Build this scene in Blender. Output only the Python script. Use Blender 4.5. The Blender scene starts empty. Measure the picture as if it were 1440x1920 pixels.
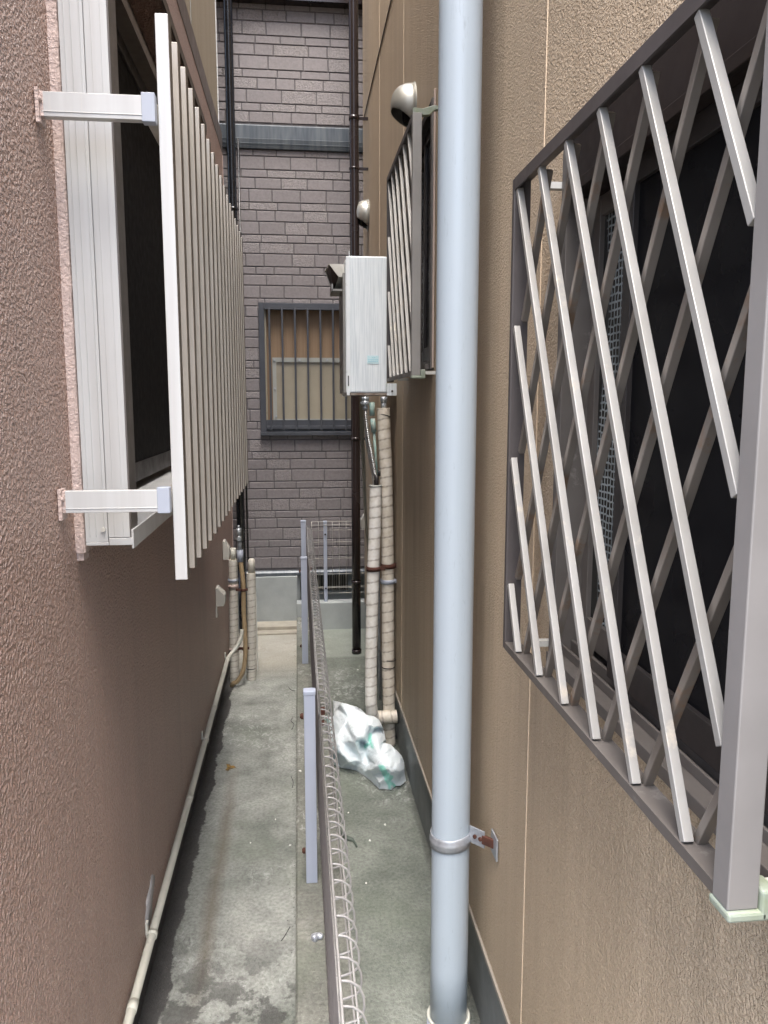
import bpy, math, random
from mathutils import Vector, Matrix, noise as mnoise
from mathutils.geometry import delaunay_2d_cdt
random.seed(7)
R = math.radians
S = bpy.context.scene
C = S.collection
# ------------------------------------------------------------ camera
cd = bpy.data.cameras.new('camera'); cam = bpy.data.objects.new('camera', cd); C.objects.link(cam)
cd.sensor_fit = 'HORIZONTAL'; cd.sensor_width = 36; cd.lens = 36 * 1462 / 1440
cd.clip_start = .02; cd.clip_end = 2000
cam.location = (0, 0, 1.55); cam.rotation_euler = (R(90 - 7.85), 0, R(-6.28))
S.camera = cam
# ------------------------------------------------------------ world, sun
w = bpy.data.worlds.new('World'); S.world = w; w.use_nodes = True
nt = w.node_tree; bg = nt.nodes['Background']
sky = nt.nodes.new('ShaderNodeTexSky'); sky.sky_type = 'NISHITA'; sky.sun_disc = False
SUN_EL, SUN_AZ = R(70), R(184)           # azimuth clockwise from +Y
sky.sun_elevation = SUN_EL; sky.sun_rotation = SUN_AZ
sky.air_density = 1.0; sky.dust_density = 5.0; sky.ozone_density = 1.6
nt.links.new(sky.outputs[0], bg.inputs[0]); bg.inputs[1].default_value = .15
sd = bpy.data.lights.new('sun', 'SUN'); sun = bpy.data.objects.new('sun', sd); C.objects.link(sun)
sd.energy = 1.5; sd.angle = R(40); sd.color = (1, .985, .97)
d = Vector((math.sin(SUN_AZ) * math.cos(SUN_EL), math.cos(SUN_AZ) * math.cos(SUN_EL), math.sin(SUN_EL)))
sun.rotation_euler = d.to_track_quat('Z', 'Y').to_euler()
S.view_settings.view_transform = 'Standard'; S.view_settings.look = 'None'
S.view_settings.gamma = 1; S.view_settings.exposure = 2.35
S.view_settings.use_curve_mapping = False

# ------------------------------------------------------------ material helpers
def newmat(name):
    m = bpy.data.materials.new(name); m.use_nodes = True
    t = m.node_tree; b = t.nodes['Principled BSDF']
    return m, t, b
def N(t, typ, **kw):
    n = t.nodes.new(typ)
    for k, v in kw.items():
        if k.startswith('i_'):
            n.inputs[k[2:].replace('_', ' ')].default_value = v
        else: setattr(n, k, v)
    return n
def c4(c): return (c[0], c[1], c[2], 1)
def posnode(t, sc=(1, 1, 1)):
    g = N(t, 'ShaderNodeNewGeometry'); mp = N(t, 'ShaderNodeMapping')
    mp.inputs['Scale'].default_value = sc
    t.links.new(g.outputs['Position'], mp.inputs['Vector'])
    return mp.outputs[0]
def noise(t, vec, scale, detail=4, rough=.55, dist=0):
    n = N(t, 'ShaderNodeTexNoise'); n.inputs['Scale'].default_value = scale
    n.inputs['Detail'].default_value = detail; n.inputs['Roughness'].default_value = rough
    n.inputs['Distortion'].default_value = dist
    t.links.new(vec, n.inputs['Vector']); return n.outputs[0]
def ramp(t, fac, stops):
    r = N(t, 'ShaderNodeValToRGB'); e = r.color_ramp.elements
    while len(e) < len(stops): e.new(.5)
    for i, (p, c) in enumerate(stops):
        e[i].position = p; e[i].color = c4(c) if hasattr(c, '__len__') else (c, c, c, 1)
    t.links.new(fac, r.inputs[0]); return r.outputs[0]
def mix(t, fac, a, b, mode='MIX'):
    n = N(t, 'ShaderNodeMix'); n.data_type = 'RGBA'; n.blend_type = mode
    for k, v in ((0, fac), (6, a), (7, b)):
        if isinstance(v, (int, float)): n.inputs[k].default_value = v
        elif isinstance(v, tuple): n.inputs[k].default_value = c4(v)
        else: t.links.new(v, n.inputs[k])
    return n.outputs[2]
def mth(t, op, a, b=0, c=0, clamp=False):
    n = N(t, 'ShaderNodeMath'); n.operation = op; n.use_clamp = clamp
    for k, v in enumerate((a, b, c)):
        if isinstance(v, (int, float)): n.inputs[k].default_value = v
        else: t.links.new(v, n.inputs[k])
    return n.outputs[0]
def bump(t, b, h, dist, strength=1, prev=None):
    n = N(t, 'ShaderNodeBump'); n.inputs['Distance'].default_value = dist; n.inputs['Strength'].default_value = strength
    t.links.new(h, n.inputs['Height'])
    if prev is not None: t.links.new(prev, n.inputs['Normal'])
    if b is not None: t.links.new(n.outputs[0], b.inputs['Normal'])
    return n.outputs[0]
def M(name, c1, c2=None, ns=12, lo=.35, hi=.7, rough=.5, metal=0, bs=0, bd=.001, st=(1, 1, 1), spec=.5, dirt=None, dn=30, dt=.62):
    """plain paint / plastic / metal with two-tone wear, fine bump and specks of dirt"""
    m, t, b = newmat(name); v = posnode(t, st)
    b.inputs['Metallic'].default_value = metal; b.inputs['Specular IOR Level'].default_value = spec
    col = ramp(t, noise(t, v, ns, 5), [(lo, c1), (hi, c2 or c1)])
    if dirt:
        k = ramp(t, noise(t, v, dn, 8, .7), [(dt, 0), (min(1, dt + .1), 1)])
        col = mix(t, k, col, dirt)
    t.links.new(col, b.inputs['Base Color'])
    rr = ramp(t, noise(t, v, ns * 3, 3), [(.3, max(0, rough - .08)), (.7, min(1, rough + .08))])
    t.links.new(rr, b.inputs['Roughness'])
    if bs: bump(t, b, noise(t, v, bs, 4), bd)
    return m
def sepxyz(t):
    g = N(t, 'ShaderNodeNewGeometry'); s = N(t, 'ShaderNodeSeparateXYZ')
    t.links.new(g.outputs['Position'], s.inputs[0]); return s.outputs

def stucco(name, c1, c2, pit, sc, bd, rough=.55, streak=.25, spec=.4, kind=0):
    m, t, b = newmat(name); v = posnode(t)
    big = noise(t, v, 1.6, 4); col = mix(t, big, c1, c2)
    # vertical rain streaks
    sv = posnode(t, (1, 14, .35)); sk = ramp(t, noise(t, sv, 1.2, 5), [(.42, 0), (.72, 1)])
    col = mix(t, mth(t, 'MULTIPLY', sk, streak), col, pit)
    vo = N(t, 'ShaderNodeTexVoronoi'); vo.inputs['Scale'].default_value = sc; vo.feature = 'SMOOTH_F1'
    nv = noise(t, v, sc * .6, 3); 
    va = N(t, 'ShaderNodeVectorMath'); va.operation = 'ADD'
    nn = N(t, 'ShaderNodeTexNoise'); nn.inputs['Scale'].default_value = sc * .9; t.links.new(v, nn.inputs['Vector'])
    vs = N(t, 'ShaderNodeVectorMath'); vs.operation = 'SCALE'; vs.inputs['Scale'].default_value = 1.4 / sc
    t.links.new(nn.outputs['Color'], vs.inputs[0]); t.links.new(v, va.inputs[0]); t.links.new(vs.outputs[0], va.inputs[1])
    t.links.new(va.outputs[0], vo.inputs['Vector'])
    peb = ramp(t, noise(t, v, sc * 1.25, 2.5, .5), [(.40, 0), (.66, 1)])
    h = mth(t, 'ADD', mth(t, 'MULTIPLY', peb, .62), mth(t, 'MULTIPLY', mth(t, 'SUBTRACT', 1, vo.outputs['Distance']), .35))
    h = mth(t, 'ADD', h, mth(t, 'MULTIPLY', noise(t, v, sc * 3.2, 3, .6), .22))
    grain = ramp(t, noise(t, v, sc * 1.3, 4, .7), [(.3, pit), (.62, (1, 1, 1))])
    col = mix(t, .35, col, grain, 'MULTIPLY')
    if kind == 2:
        X, Y, Z = sepxyz(t)
        my = mth(t, 'MULTIPLY', ramp(t, mth(t, 'MULTIPLY', Y, .2), [(.42, 0), (.56, 1)]), ramp(t, mth(t, 'MULTIPLY', Y, .2), [(.80, 1), (.92, .2)]))
        mz = ramp(t, mth(t, 'MULTIPLY', mth(t, 'ADD', Z, mth(t, 'MULTIPLY', noise(t, posnode(t, (1, 5, .4)), 2, 5), .5)), .25), [(.36, 1), (.47, 0)])
        st_ = mth(t, 'MULTIPLY', mth(t, 'MULTIPLY', my, mz), ramp(t, noise(t, posnode(t, (1, 7, .25)), 1.5, 5), [(.3, .45), (.6, 1)]))
        col = mix(t, mth(t, 'MULTIPLY', st_, .5), col, (.155, .125, .075))
        dp = ramp(t, mth(t, 'ADD', Z, mth(t, 'MULTIPLY', noise(t, v, 4, 6), .5)), [(.42, 1), (.80, 0)])
        col = mix(t, mth(t, 'MULTIPLY', dp, .18), col, (.30, .24, .17))
        # run-off streaks under the sills
        ss = ramp(t, noise(t, posnode(t, (1, 30, .5)), 1.1, 4), [(.50, 0), (.64, 1)])
        sz = ramp(t, mth(t, 'MULTIPLY', Z, .5), [(.25, .25), (.56, 1), (.57, 0)])
        col = mix(t, mth(t, 'MULTIPLY', mth(t, 'MULTIPLY', ss, sz), .3), col, (.27, .215, .145))
    if kind == 1:
        X, Y, Z = sepxyz(t)
        dp = ramp(t, mth(t, 'ADD', Z, mth(t, 'MULTIPLY', noise(t, v, 4, 6), .5)), [(.40, 1), (.85, 0)])
        col = mix(t, mth(t, 'MULTIPLY', dp, .4), col, (.24, .15, .11))
    t.links.new(col, b.inputs['Base Color'])
    b.inputs['Roughness'].default_value = rough; b.inputs['Specular IOR Level'].default_value = spec
    bump(t, b, h, bd); return m

def concrete(name, light, mid, dark, kind=0):
    m, t, b = newmat(name); v = posnode(t); X, Y, Z = sepxyz(t)
    n1 = noise(t, v, 3.2, 7, .62, .4); n2 = noise(t, v, 14, 6, .65); n3 = noise(t, v, 90, 4)
    col = ramp(t, n1, [(.3, dark), (.5, mid), (.72, light)])
    col = mix(t, .55, col, ramp(t, n2, [(.25, (.45, .46, .45)), (.55, (1, 1, 1))]), 'MULTIPLY')
    col = mix(t, .7, col, ramp(t, n3, [(.3, (.5, .5, .5)), (.6, (1, 1, 1))]), 'MULTIPLY')
    sp = ramp(t, noise(t, v, 210, 2), [(.69, 0), (.72, 1)])
    col = mix(t, mth(t, 'MULTIPLY', sp, .5), col, (.6, .6, .57))
    scf = mth(t, 'MULTIPLY', ramp(t, noise(t, v, 1.9, 3), [(.52, 0), (.62, 1)]), ramp(t, noise(t, posnode(t, (1, .6, 1)), 38, 8, .75, .8), [(.50, 0), (.62, 1)]))
    col = mix(t, mth(t, 'MULTIPLY', scf, .5), col, (.62, .63, .60))
    pit = ramp(t, noise(t, v, 130, 3, .6), [(.28, 1), (.34, 0)])
    col = mix(t, mth(t, 'MULTIPLY', pit, .55), col, (.06, .065, .055))
    mos = mth(t, 'MULTIPLY', ramp(t, noise(t, v, 2.6, 6, .6), [(.5, 0), (.7, 1)]), .45)
    col = mix(t, mos, col, (.12, .145, .105))
    wet = None
    if kind == 1:   # path by the brown house
        # rusty brown run down the middle, its own width and wobble
        cx = mth(t, 'ADD', mth(t, 'ADD', X, .288), mth(t, 'MULTIPLY', mth(t, 'SUBTRACT', noise(t, posnode(t), 2.2, 3), .5), .05))
        g = mth(t, 'SUBTRACT', 1, mth(t, 'MULTIPLY', mth(t, 'ABSOLUTE', cx), 30), clamp=True)
        yr = mth(t, 'MULTIPLY', ramp(t, mth(t, 'MULTIPLY', Y, .25), [(.44, 0), (.5, 1)]), ramp(t, mth(t, 'MULTIPLY', Y, .25), [(.7, 1), (.84, 0)]))
        col = mix(t, mth(t, 'MULTIPLY', mth(t, 'MULTIPLY', g, yr), .6), col, (.11, .082, .055))
        # ragged damp dirt along the wall foot
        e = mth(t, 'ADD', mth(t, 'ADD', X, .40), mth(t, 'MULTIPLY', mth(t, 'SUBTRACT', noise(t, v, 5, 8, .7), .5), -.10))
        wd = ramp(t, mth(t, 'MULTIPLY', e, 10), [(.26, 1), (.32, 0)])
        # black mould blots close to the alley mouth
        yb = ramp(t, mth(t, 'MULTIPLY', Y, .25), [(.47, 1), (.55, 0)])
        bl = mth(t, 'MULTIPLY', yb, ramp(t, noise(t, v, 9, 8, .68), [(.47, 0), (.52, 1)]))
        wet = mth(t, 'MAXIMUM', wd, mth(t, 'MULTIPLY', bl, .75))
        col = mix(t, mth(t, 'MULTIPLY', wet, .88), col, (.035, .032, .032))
        far = ramp(t, mth(t, 'MULTIPLY', Y, .2), [(.86, 0), (.92, 1)])
        col = mix(t, mth(t, 'MULTIPLY', far, .6), col, (.42, .39, .32))
    if kind == 2:
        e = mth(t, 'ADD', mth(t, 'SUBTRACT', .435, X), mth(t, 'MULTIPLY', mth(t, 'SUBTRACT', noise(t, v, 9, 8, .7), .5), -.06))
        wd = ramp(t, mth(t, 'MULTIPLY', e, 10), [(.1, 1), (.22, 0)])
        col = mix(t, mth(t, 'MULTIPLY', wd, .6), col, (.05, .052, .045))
        far = ramp(t, mth(t, 'MULTIPLY', Y, .2), [(.93, 0), (.936, 1)])
        col = mix(t, mth(t, 'MULTIPLY', far, .5), col, (.33, .36, .31))
    t.links.new(col, b.inputs['Base Color'])
    b.inputs['Roughness'].default_value = .75
    h = mth(t, 'ADD', mth(t, 'ADD', n3, mth(t, 'MULTIPLY', noise(t, v, 260, 3), .5)), mth(t, 'MULTIPLY', n2, .6)); bump(t, b, h, .0045)
    return m

def sidingmat():
    m, t, b = newmat('ceramic brick face'); v = posnode(t)
    at = N(t, 'ShaderNodeAttribute'); at.attribute_name = 'tint'
    s = N(t, 'ShaderNodeSeparateColor'); t.links.new(at.outputs['Color'], s.inputs[0])
    base = mix(t, s.outputs[0], (.222, .203, .203), (.250, .228, .228))
    n = noise(t, v, 60, 6, .7)
    base = mix(t, .5, base, ramp(t, n, [(.3, (.6, .58, .58)), (.6, (1, 1, 1))]), 'MULTIPLY')
    vo = N(t, 'ShaderNodeTexVoronoi'); vo.inputs['Scale'].default_value = 75; t.links.new(v, vo.inputs['Vector'])
    rg = mth(t, 'MULTIPLY', s.outputs[1], ramp(t, noise(t, v, 95, 4, .7), [(.42, 0), (.56, 1)]))
    base = mix(t, mth(t, 'MULTIPLY', rg, .55), base, (.33, .305, .295))
    gl = ramp(t, noise(t, v, 160, 2), [(.74, 0), (.76, 1)])
    base = mix(t, mth(t, 'MULTIPLY', gl, .6), base, (.6, .58, .56))
    t.links.new(base, b.inputs['Base Color']); b.inputs['Roughness'].default_value = .55
    n1 = bump(t, None, noise(t, v, 45, 4), .0012)
    bn = N(t, 'ShaderNodeBump'); bn.inputs['Distance'].default_value = .006
    t.links.new(mth(t, 'MULTIPLY', noise(t, v, 95, 4, .7), s.outputs[1]), bn.inputs['Height'])
    t.links.new(n1, bn.inputs['Normal']); t.links.new(bn.outputs[0], b.inputs['Normal'])
    return m

def wrapmat(name, c1, c2, line):
    m, t, b = newmat(name); v = posnode(t)
    at = N(t, 'ShaderNodeAttribute'); at.attribute_name = 'seam'
    col = ramp(t, noise(t, v, 14, 6, .65), [(.35, c1), (.68, c2)])
    col = mix(t, .4, col, ramp(t, noise(t, v, 60, 4), [(.3, (.72, .68, .6)), (.55, (1, 1, 1))]), 'MULTIPLY')
    col = mix(t, at.outputs['Fac'], col, line)
    t.links.new(col, b.inputs['Base Color']); b.inputs['Roughness'].default_value = .5
    bump(t, b, noise(t, v, 160, 3), .0008); return m

# ------------------------------------------------------------ mesh helpers
class MB:
    def __init__(s): s.v = []; s.f = []; s.m = []; s.sm = []; s.mi = 0; s.smooth = False; s.att = None
    def add(s, vs, fs, smooth=None):
        o = len(s.v); s.v += [Vector(p) for p in vs]
        for f in fs:
            s.f.append([i + o for i in f]); s.m.append(s.mi); s.sm.append(s.smooth if smooth is None else smooth)
    def box(s, x0, x1, y0, y1, z0, z1):
        x0, x1 = sorted((x0, x1)); y0, y1 = sorted((y0, y1)); z0, z1 = sorted((z0, z1))
        p = [(x, y, z) for z in (z0, z1) for y in (y0, y1) for x in (x0, x1)]
        s.add(p, [(0, 2, 3, 1), (4, 5, 7, 6), (0, 1, 5, 4), (2, 6, 7, 3), (0, 4, 6, 2), (1, 3, 7, 5)], False); return s
    def prism(s, pts, axis, a, b):
        """closed polygon extruded along axis from a to b; pts are the two other coordinates in xyz order"""
        def mk(p, h):
            q = list(p); q.insert(axis, h); return tuple(q)
        n = len(pts); vs = [mk(p, a) for p in pts] + [mk(p, b) for p in pts]
        fs = [list(range(n))[::-1], list(range(n, 2 * n))] + [(i, (i + 1) % n, n + (i + 1) % n, n + i) for i in range(n)]
        s.add(vs, fs, False); return s
    def beam(s, p, q, wv, hv):
        """square bar from p to q; wv and hv are half-extent vectors"""
        p, q, wv, hv = map(Vector, (p, q, wv, hv)); vs = []
        for e in (p, q):
            for a, b in ((-1, -1), (1, -1), (1, 1), (-1, 1)): vs.append(e + wv * a + hv * b)
        s.add(vs, [(3, 2, 1, 0), (4, 5, 6, 7), (0, 1, 5, 4), (1, 2, 6, 5), (2, 3, 7, 6), (3, 0, 4, 7)], False); return s
    def tube(s, pts, r, n=12, cap=True, rf=None, closed=False):
        pts = [Vector(p) for p in pts]; k = len(pts); vs = []; fs = []
        tan = []
        for i in range(k):
            a = pts[max(0, i - 1)]; b = pts[min(k - 1, i + 1)]; tan.append((b - a).normalized())
        up = Vector((0, 0, 1)) if abs(tan[0].z) < .9 else Vector((1, 0, 0))
        nx = tan[0].cross(up).normalized()
        for i in range(k):
            nx = (nx - tan[i] * nx.dot(tan[i])).normalized(); ny = tan[i].cross(nx)
            for j in range(n):
                a = 2 * math.pi * j / n; rr = r if not hasattr(r, '__len__') else r[i]
                if rf: rr *= rf(i, a)
                vs.append(pts[i] + nx * math.cos(a) * rr + ny * math.sin(a) * rr)
        for i in range(k - 1):
            for j in range(n):
                fs.append((i * n + j, i * n + (j + 1) % n, (i + 1) * n + (j + 1) % n, (i + 1) * n + j))
        s.add(vs, fs, True)
        if cap:
            o = len(s.v) - len(vs)
            s.f.append([o + j for j in range(n)][::-1]); s.m.append(s.mi); s.sm.append(False)
            s.f.append([o + (k - 1) * n + j for j in range(n)]); s.m.append(s.mi); s.sm.append(False)
        return s
    def ring(s, c, axis, r0, r1, h, n=32):
        """washer / collar: c centre, axis unit vector, inner r0, outer r1, height h"""
        ax = Vector(axis).normalized(); u = ax.orthogonal().normalized(); w_ = ax.cross(u); c = Vector(c); vs = []; fs = []
        for j in range(n):
            a = 2 * math.pi * j / n; dd = u * math.cos(a) + w_ * math.sin(a)
            vs += [c + dd * r0 - ax * h / 2, c + dd * r1 - ax * h / 2, c + dd * r1 + ax * h / 2, c + dd * r0 + ax * h / 2]
        for j in range(n):
            a = j * 4; b = ((j + 1) % n) * 4
            for q in range(4): fs.append((a + q, a + (q + 1) % 4, b + (q + 1) % 4, b + q))
        s.add(vs, fs, True); return s
LOC = {}
def obj(name, mb, mats, parent=None, bevel=0, origin=None):
    me = bpy.data.meshes.new(name); o = bpy.data.objects.new(name, me); C.objects.link(o)
    if parent is not None: org = LOC[parent.name]
    else: org = Vector(origin) if origin else (Vector((sum(p.x for p in mb.v), sum(p.y for p in mb.v), 0)) / len(mb.v))
    if parent is None and origin is None: org.z = min(p.z for p in mb.v)
    me.from_pydata([tuple(p - org) for p in mb.v], [], mb.f)
    mats = mats if isinstance(mats, (list, tuple)) else [mats]
    for m in mats: me.materials.append(m)
    me.polygons.foreach_set('material_index', mb.m); me.polygons.foreach_set('use_smooth', mb.sm)
    if mb.att:
        a = me.color_attributes.new(mb.att[0], 'FLOAT_COLOR', 'POINT')
        a.data.foreach_set('color', [x for c in mb.att[1] for x in c])
    me.update()
    if bevel:
        b = o.modifiers.new('bevel', 'BEVEL'); b.width = bevel; b.segments = 2; b.limit_method = 'ANGLE'; b.angle_limit = R(40)
        b.harden_normals = False
    LOC[o.name] = org
    if parent is not None: o.parent = parent
    else: o.location = org
    return o
def thing(name, loc, label, cat, group=None):
    o = bpy.data.objects.new(name, None); C.objects.link(o); o.location = loc; o.empty_display_size = .05
    LOC[o.name] = Vector(loc); tag(o, label, cat, group); return o
def tag(o, label=None, cat=None, group=None, kind=None):
    if label: o['label'] = label
    if cat: o['category'] = cat
    if group: o['group'] = group
    if kind: o['kind'] = kind
    return o

# ------------------------------------------------------------ materials
m_left = stucco('rough brown stucco', (.50, .315, .238), (.56, .37, .29), (.24, .145, .105), 112, .017, .38, .2, .65, 1)
m_trim = stucco('pale pink stucco', (.50, .39, .345), (.55, .45, .41), (.25, .17, .14), 150, .0016, .6, .1)
m_uleft = stucco('dull beige stucco', (.40, .35, .27), (.46, .40, .31), (.27, .23, .17), 220, .003, .7)
m_right = stucco('tan stucco', (.585, .458, .318), (.64, .515, .37), (.37, .28, .185), 215, .0062, .6, .3, .35, 2)
m_path = concrete('pale path concrete', (.43, .44, .405), (.31, .325, .295), (.185, .2, .178), 1)
m_path2 = concrete('greenish path concrete', (.29, .31, .275), (.19, .21, .18), (.115, .13, .11), 2)
m_kerb = concrete('kerb concrete', (.33, .33, .29), (.22, .225, .195), (.12, .125, .105))
m_found = M('smooth grey foundation', (.40, .43, .42), (.31, .335, .33), 6, rough=.7, bs=120, bd=.001, dirt=(.2, .21, .19), dn=7)
m_plinth = M('dark grey plinth', (.14, .15, .15), (.19, .20, .195), 6, rough=.7, bs=80, bd=.001)
m_dampshade = M('damp shaded foundation', (.035, .033, .032), (.06, .056, .052), 8, rough=.7, bs=60, bd=.003)  # blackness holds damp dirt and the shade of the recess together
m_beigecon = M('old beige concrete', (.40, .37, .30), (.30, .28, .23), 9, rough=.8, bs=90, bd=.002)
m_grout = M('dark brick joint', (.115, .107, .110), (.14, .13, .133), 30, rough=.8)
m_brick = sidingmat()
m_alu = M('champagne aluminium', (.50, .505, .495), (.44, .435, .42), 3, st=(14, 14, .5), rough=.42, metal=.15, dirt=(.52, .50, .46), dn=5, dt=.62)
m_alu2 = M('weathered champagne bar', (.43, .40, .355), (.36, .33, .28), 5, st=(6, 6, .8), rough=.42, metal=.15)
m_barshade = M('shaded bar side', (.17, .145, .115), (.115, .095, .075), 7, st=(6, 6, .8), rough=.5, metal=.1)  # darker tone imitating the shade on the bars' side faces
m_aluS = M('dull stainless', (.46, .45, .40), (.38, .37, .33), 6, rough=.42, metal=.6)
m_frame = M('grey bronze aluminium', (.12, .108, .098), (.095, .084, .075), 8, rough=.45, metal=.15, dirt=(.2, .185, .17), dn=20)
m_railm = M('dark bronze rail', (.075, .066, .064), (.058, .05, .048), 8, rough=.45, metal=.1, dirt=(.13, .12, .11), dn=24)
m_post = M('light bronze aluminium', (.22, .208, .198), (.185, .175, .166), 8, rough=.45, metal=.1)
m_bar = M('silver lattice bar', (.31, .30, .28), (.23, .22, .20), 6, rough=.42, metal=.12, dirt=(.42, .37, .3), dn=14, dt=.6)
m_barb = M('bronze lattice bar', (.19, .168, .145), (.135, .115, .095), 6, rough=.4, metal=.3, dirt=(.17, .11, .07), dn=14, dt=.55)
m_dark = M('dark bronze window metal', (.030, .026, .025), (.022, .019, .018), 8, rough=.45, metal=.2)
m_bandm = M('grey brown flashing', (.17, .145, .14), (.14, .12, .115), 4, rough=.5, metal=.2)
m_glass = M('black window glass', (.005, .005, .006), (.008, .008, .009), 4, rough=.3, spec=.05)
m_screen = M('black insect screen', (.012, .011, .011), None, rough=.8, spec=.1)
m_void = M('dark interior', (.008, .007, .007), None, rough=.9, spec=.1)
m_pvc = M('pale blue grey pipe plastic', (.36, .42, .47), (.40, .46, .51), 3, lo=.3, hi=.75, rough=.38, dirt=(.27, .31, .34), dn=26, dt=.63, st=(1, 1, .25))
m_black = M('black gloss pipe', (.008, .008, .009), (.014, .014, .015), 6, rough=.22)
m_brownp = M('dark brown pipe', (.022, .015, .014), (.025, .017, .016), 2, rough=.22)
m_fence = M('pale lavender painted steel', (.38, .42, .51), (.42, .455, .54), 6, rough=.4, dirt=(.35, .32, .25), dn=12, dt=.7)
m_wire = M('beige grey coated wire', (.25, .245, .238), (.19, .185, .178), 30, rough=.45)
m_wireb = M('brownish coated wire', (.13, .12, .118), (.17, .155, .15), 30, rough=.5)
m_wirel = M('light coated wire', (.55, .53, .48), (.45, .43, .38), 30, rough=.45)
m_rust = M('rusty iron', (.085, .028, .015), (.045, .016, .011), 60, rough=.8, bs=300, bd=.001)
m_galv = M('galvanised steel', (.45, .47, .50), (.33, .35, .38), 70, rough=.4, metal=.55)
m_valve = M('grey valve metal', (.30, .33, .35), (.42, .44, .45), 50, rough=.35, metal=.5)
m_zinc = M('bright bead metal', (.62, .62, .60), (.4, .4, .38), 60, rough=.25, metal=.8)
m_white = M('white painted steel', (.80, .85, .87), (.64, .70, .73), 9, lo=.42, hi=.62, st=(34, 34, .8), rough=.38, dirt=(.45, .42, .37), dn=2.5, dt=.72, bs=60, bd=.0006)
m_whitel = M('plain white steel', (.76, .79, .80), None, rough=.35)
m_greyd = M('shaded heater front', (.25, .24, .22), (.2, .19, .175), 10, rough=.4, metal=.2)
m_wrapw = wrapmat('white pipe tape', (.80, .785, .74), (.70, .675, .61), (.38, .34, .29))
m_wrapc = wrapmat('cream pipe tape', (.70, .655, .57), (.57, .51, .41), (.28, .235, .18))
m_wrapg = wrapmat('grey cream pipe tape', (.62, .60, .54), (.52, .49, .42), (.28, .25, .2))
m_tan = M('tan hose', (.36, .27, .155), (.29, .21, .12), 30, rough=.5, bs=150, bd=.0015)
m_cream = M('cream conduit', (.52, .52, .46), (.45, .45, .39), 10, rough=.45, dirt=(.3, .29, .24), dn=40)
m_cable = M('olive grey cable', (.26, .24, .18), (.2, .185, .14), 20, rough=.5)
m_cover = M('pale wall cover plastic', (.47, .46, .42), (.41, .40, .36), 8, rough=.5)
m_greenp = M('oxidised green fitting', (.20, .34, .30), (.33, .34, .30), 60, rough=.6)
m_tape = M('grey plastic joint', (.34, .37, .43), None, rough=.45)
m_head = M('brown black window head', (.012, .008, .007), (.020, .014, .012), 8, rough=.6, spec=.25)
m_winm = M('slate window metal', (.055, .06, .072), (.075, .08, .092), 10, rough=.45, metal=.2)
m_blind = M('tan blind', (.29, .20, .125), (.23, .155, .095), 4, st=(20, 1, .15), rough=.7)
m_film = M('yellowed film sheet', (.34, .305, .23), (.29, .26, .195), 5, rough=.35)
m_filmg = M('greyish sheet edge', (.34, .35, .32), None, rough=.4)
m_vgrille = M('aged vent slats', (.30, .27, .22), (.22, .2, .16), 10, rough=.5, metal=.3)
m_beltm = M('weathered slate band', (.075, .09, .105), (.15, .165, .175), 5, st=(6, 1, .7), rough=.42, metal=.3)
m_clip = M('milky clip plastic', (.24, .27, .23), (.19, .22, .14), 50, rough=.35)
m_cement = M('dull cement patch', (.26, .25, .25), (.36, .35, .345), 40, rough=.8, bs=120, bd=.003)
m_soil = M('street asphalt', (.10, .10, .10), (.14, .14, .135), 3, rough=.85, bs=80, bd=.004)
m_leaf = M('ochre dead leaf', (.35, .22, .05), (.13, .07, .03), 60, rough=.6)
m_flake = M('white flake', (.7, .7, .66), None, rough=.6)
m_twig = M('dark twig', (.02, .02, .02), None, rough=.8)
m_algae = M('dark green scrap', (.06, .08, .065), (.10, .12, .1), 40, rough=.7)
m_sticker = M('pale cyan sticker', (.55, .76, .80), (.66, .82, .85), 200, rough=.3)
m_roof = M('dark roof', (.06, .055, .055), None, rough=.7)

# ============================================================ SETTING
g = MB().box(-60, 60, -60, 60, -.30, -.02); tag(obj('ground', g, m_soil, origin=(0, 0, 0)), kind='structure')
p = MB().box(-.45, -.027, -1.2, 5.36, -.019, 0); tag(obj('path', p, m_path, origin=(0, 0, 0)), kind='structure')
p = MB().box(.12, .46, -1.2, 5.6, -.019, 0); tag(obj('path', p, m_path2, origin=(0, 0, 0)), kind='structure')
# kerb between the paths, slightly wavy top
k = MB(); n = 90; ys = [-1.2 + (5.25 + 1.2) * i / n for i in range(n + 1)]
prof = lambda y: [(-.026 + .0012 * mnoise.noise(Vector((0, y * 9, 1))), -.018), (-.026 + .0012 * mnoise.noise(Vector((0, y * 9, 1))), .094),
                  (-.021, .100 + .001 * mnoise.noise(Vector((3, y * 6, 0)))), (.113, .100), (.119, .094), (.119, -.018)]
vs = []; fs = []
for y in ys: vs += [(a, y, b) for a, b in prof(y)]
for i in range(n):
    for j in range(5): fs.append((i * 6 + j, i * 6 + j + 1, (i + 1) * 6 + j + 1, (i + 1) * 6 + j))
fs.append(tuple(range(6))[::-1]); fs.append(tuple(n * 6 + j for j in range(6)))
k.add(vs, fs, False); tag(obj('kerb', k, m_kerb, bevel=0, origin=(0, 0, 0)), kind='structure')
k = MB().box(-.026, 1.2, 5.27, 5.37, -.018, .19); tag(obj('kerb', k, m_found, bevel=.004, origin=(0, 0, 0)), kind='structure')

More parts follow.
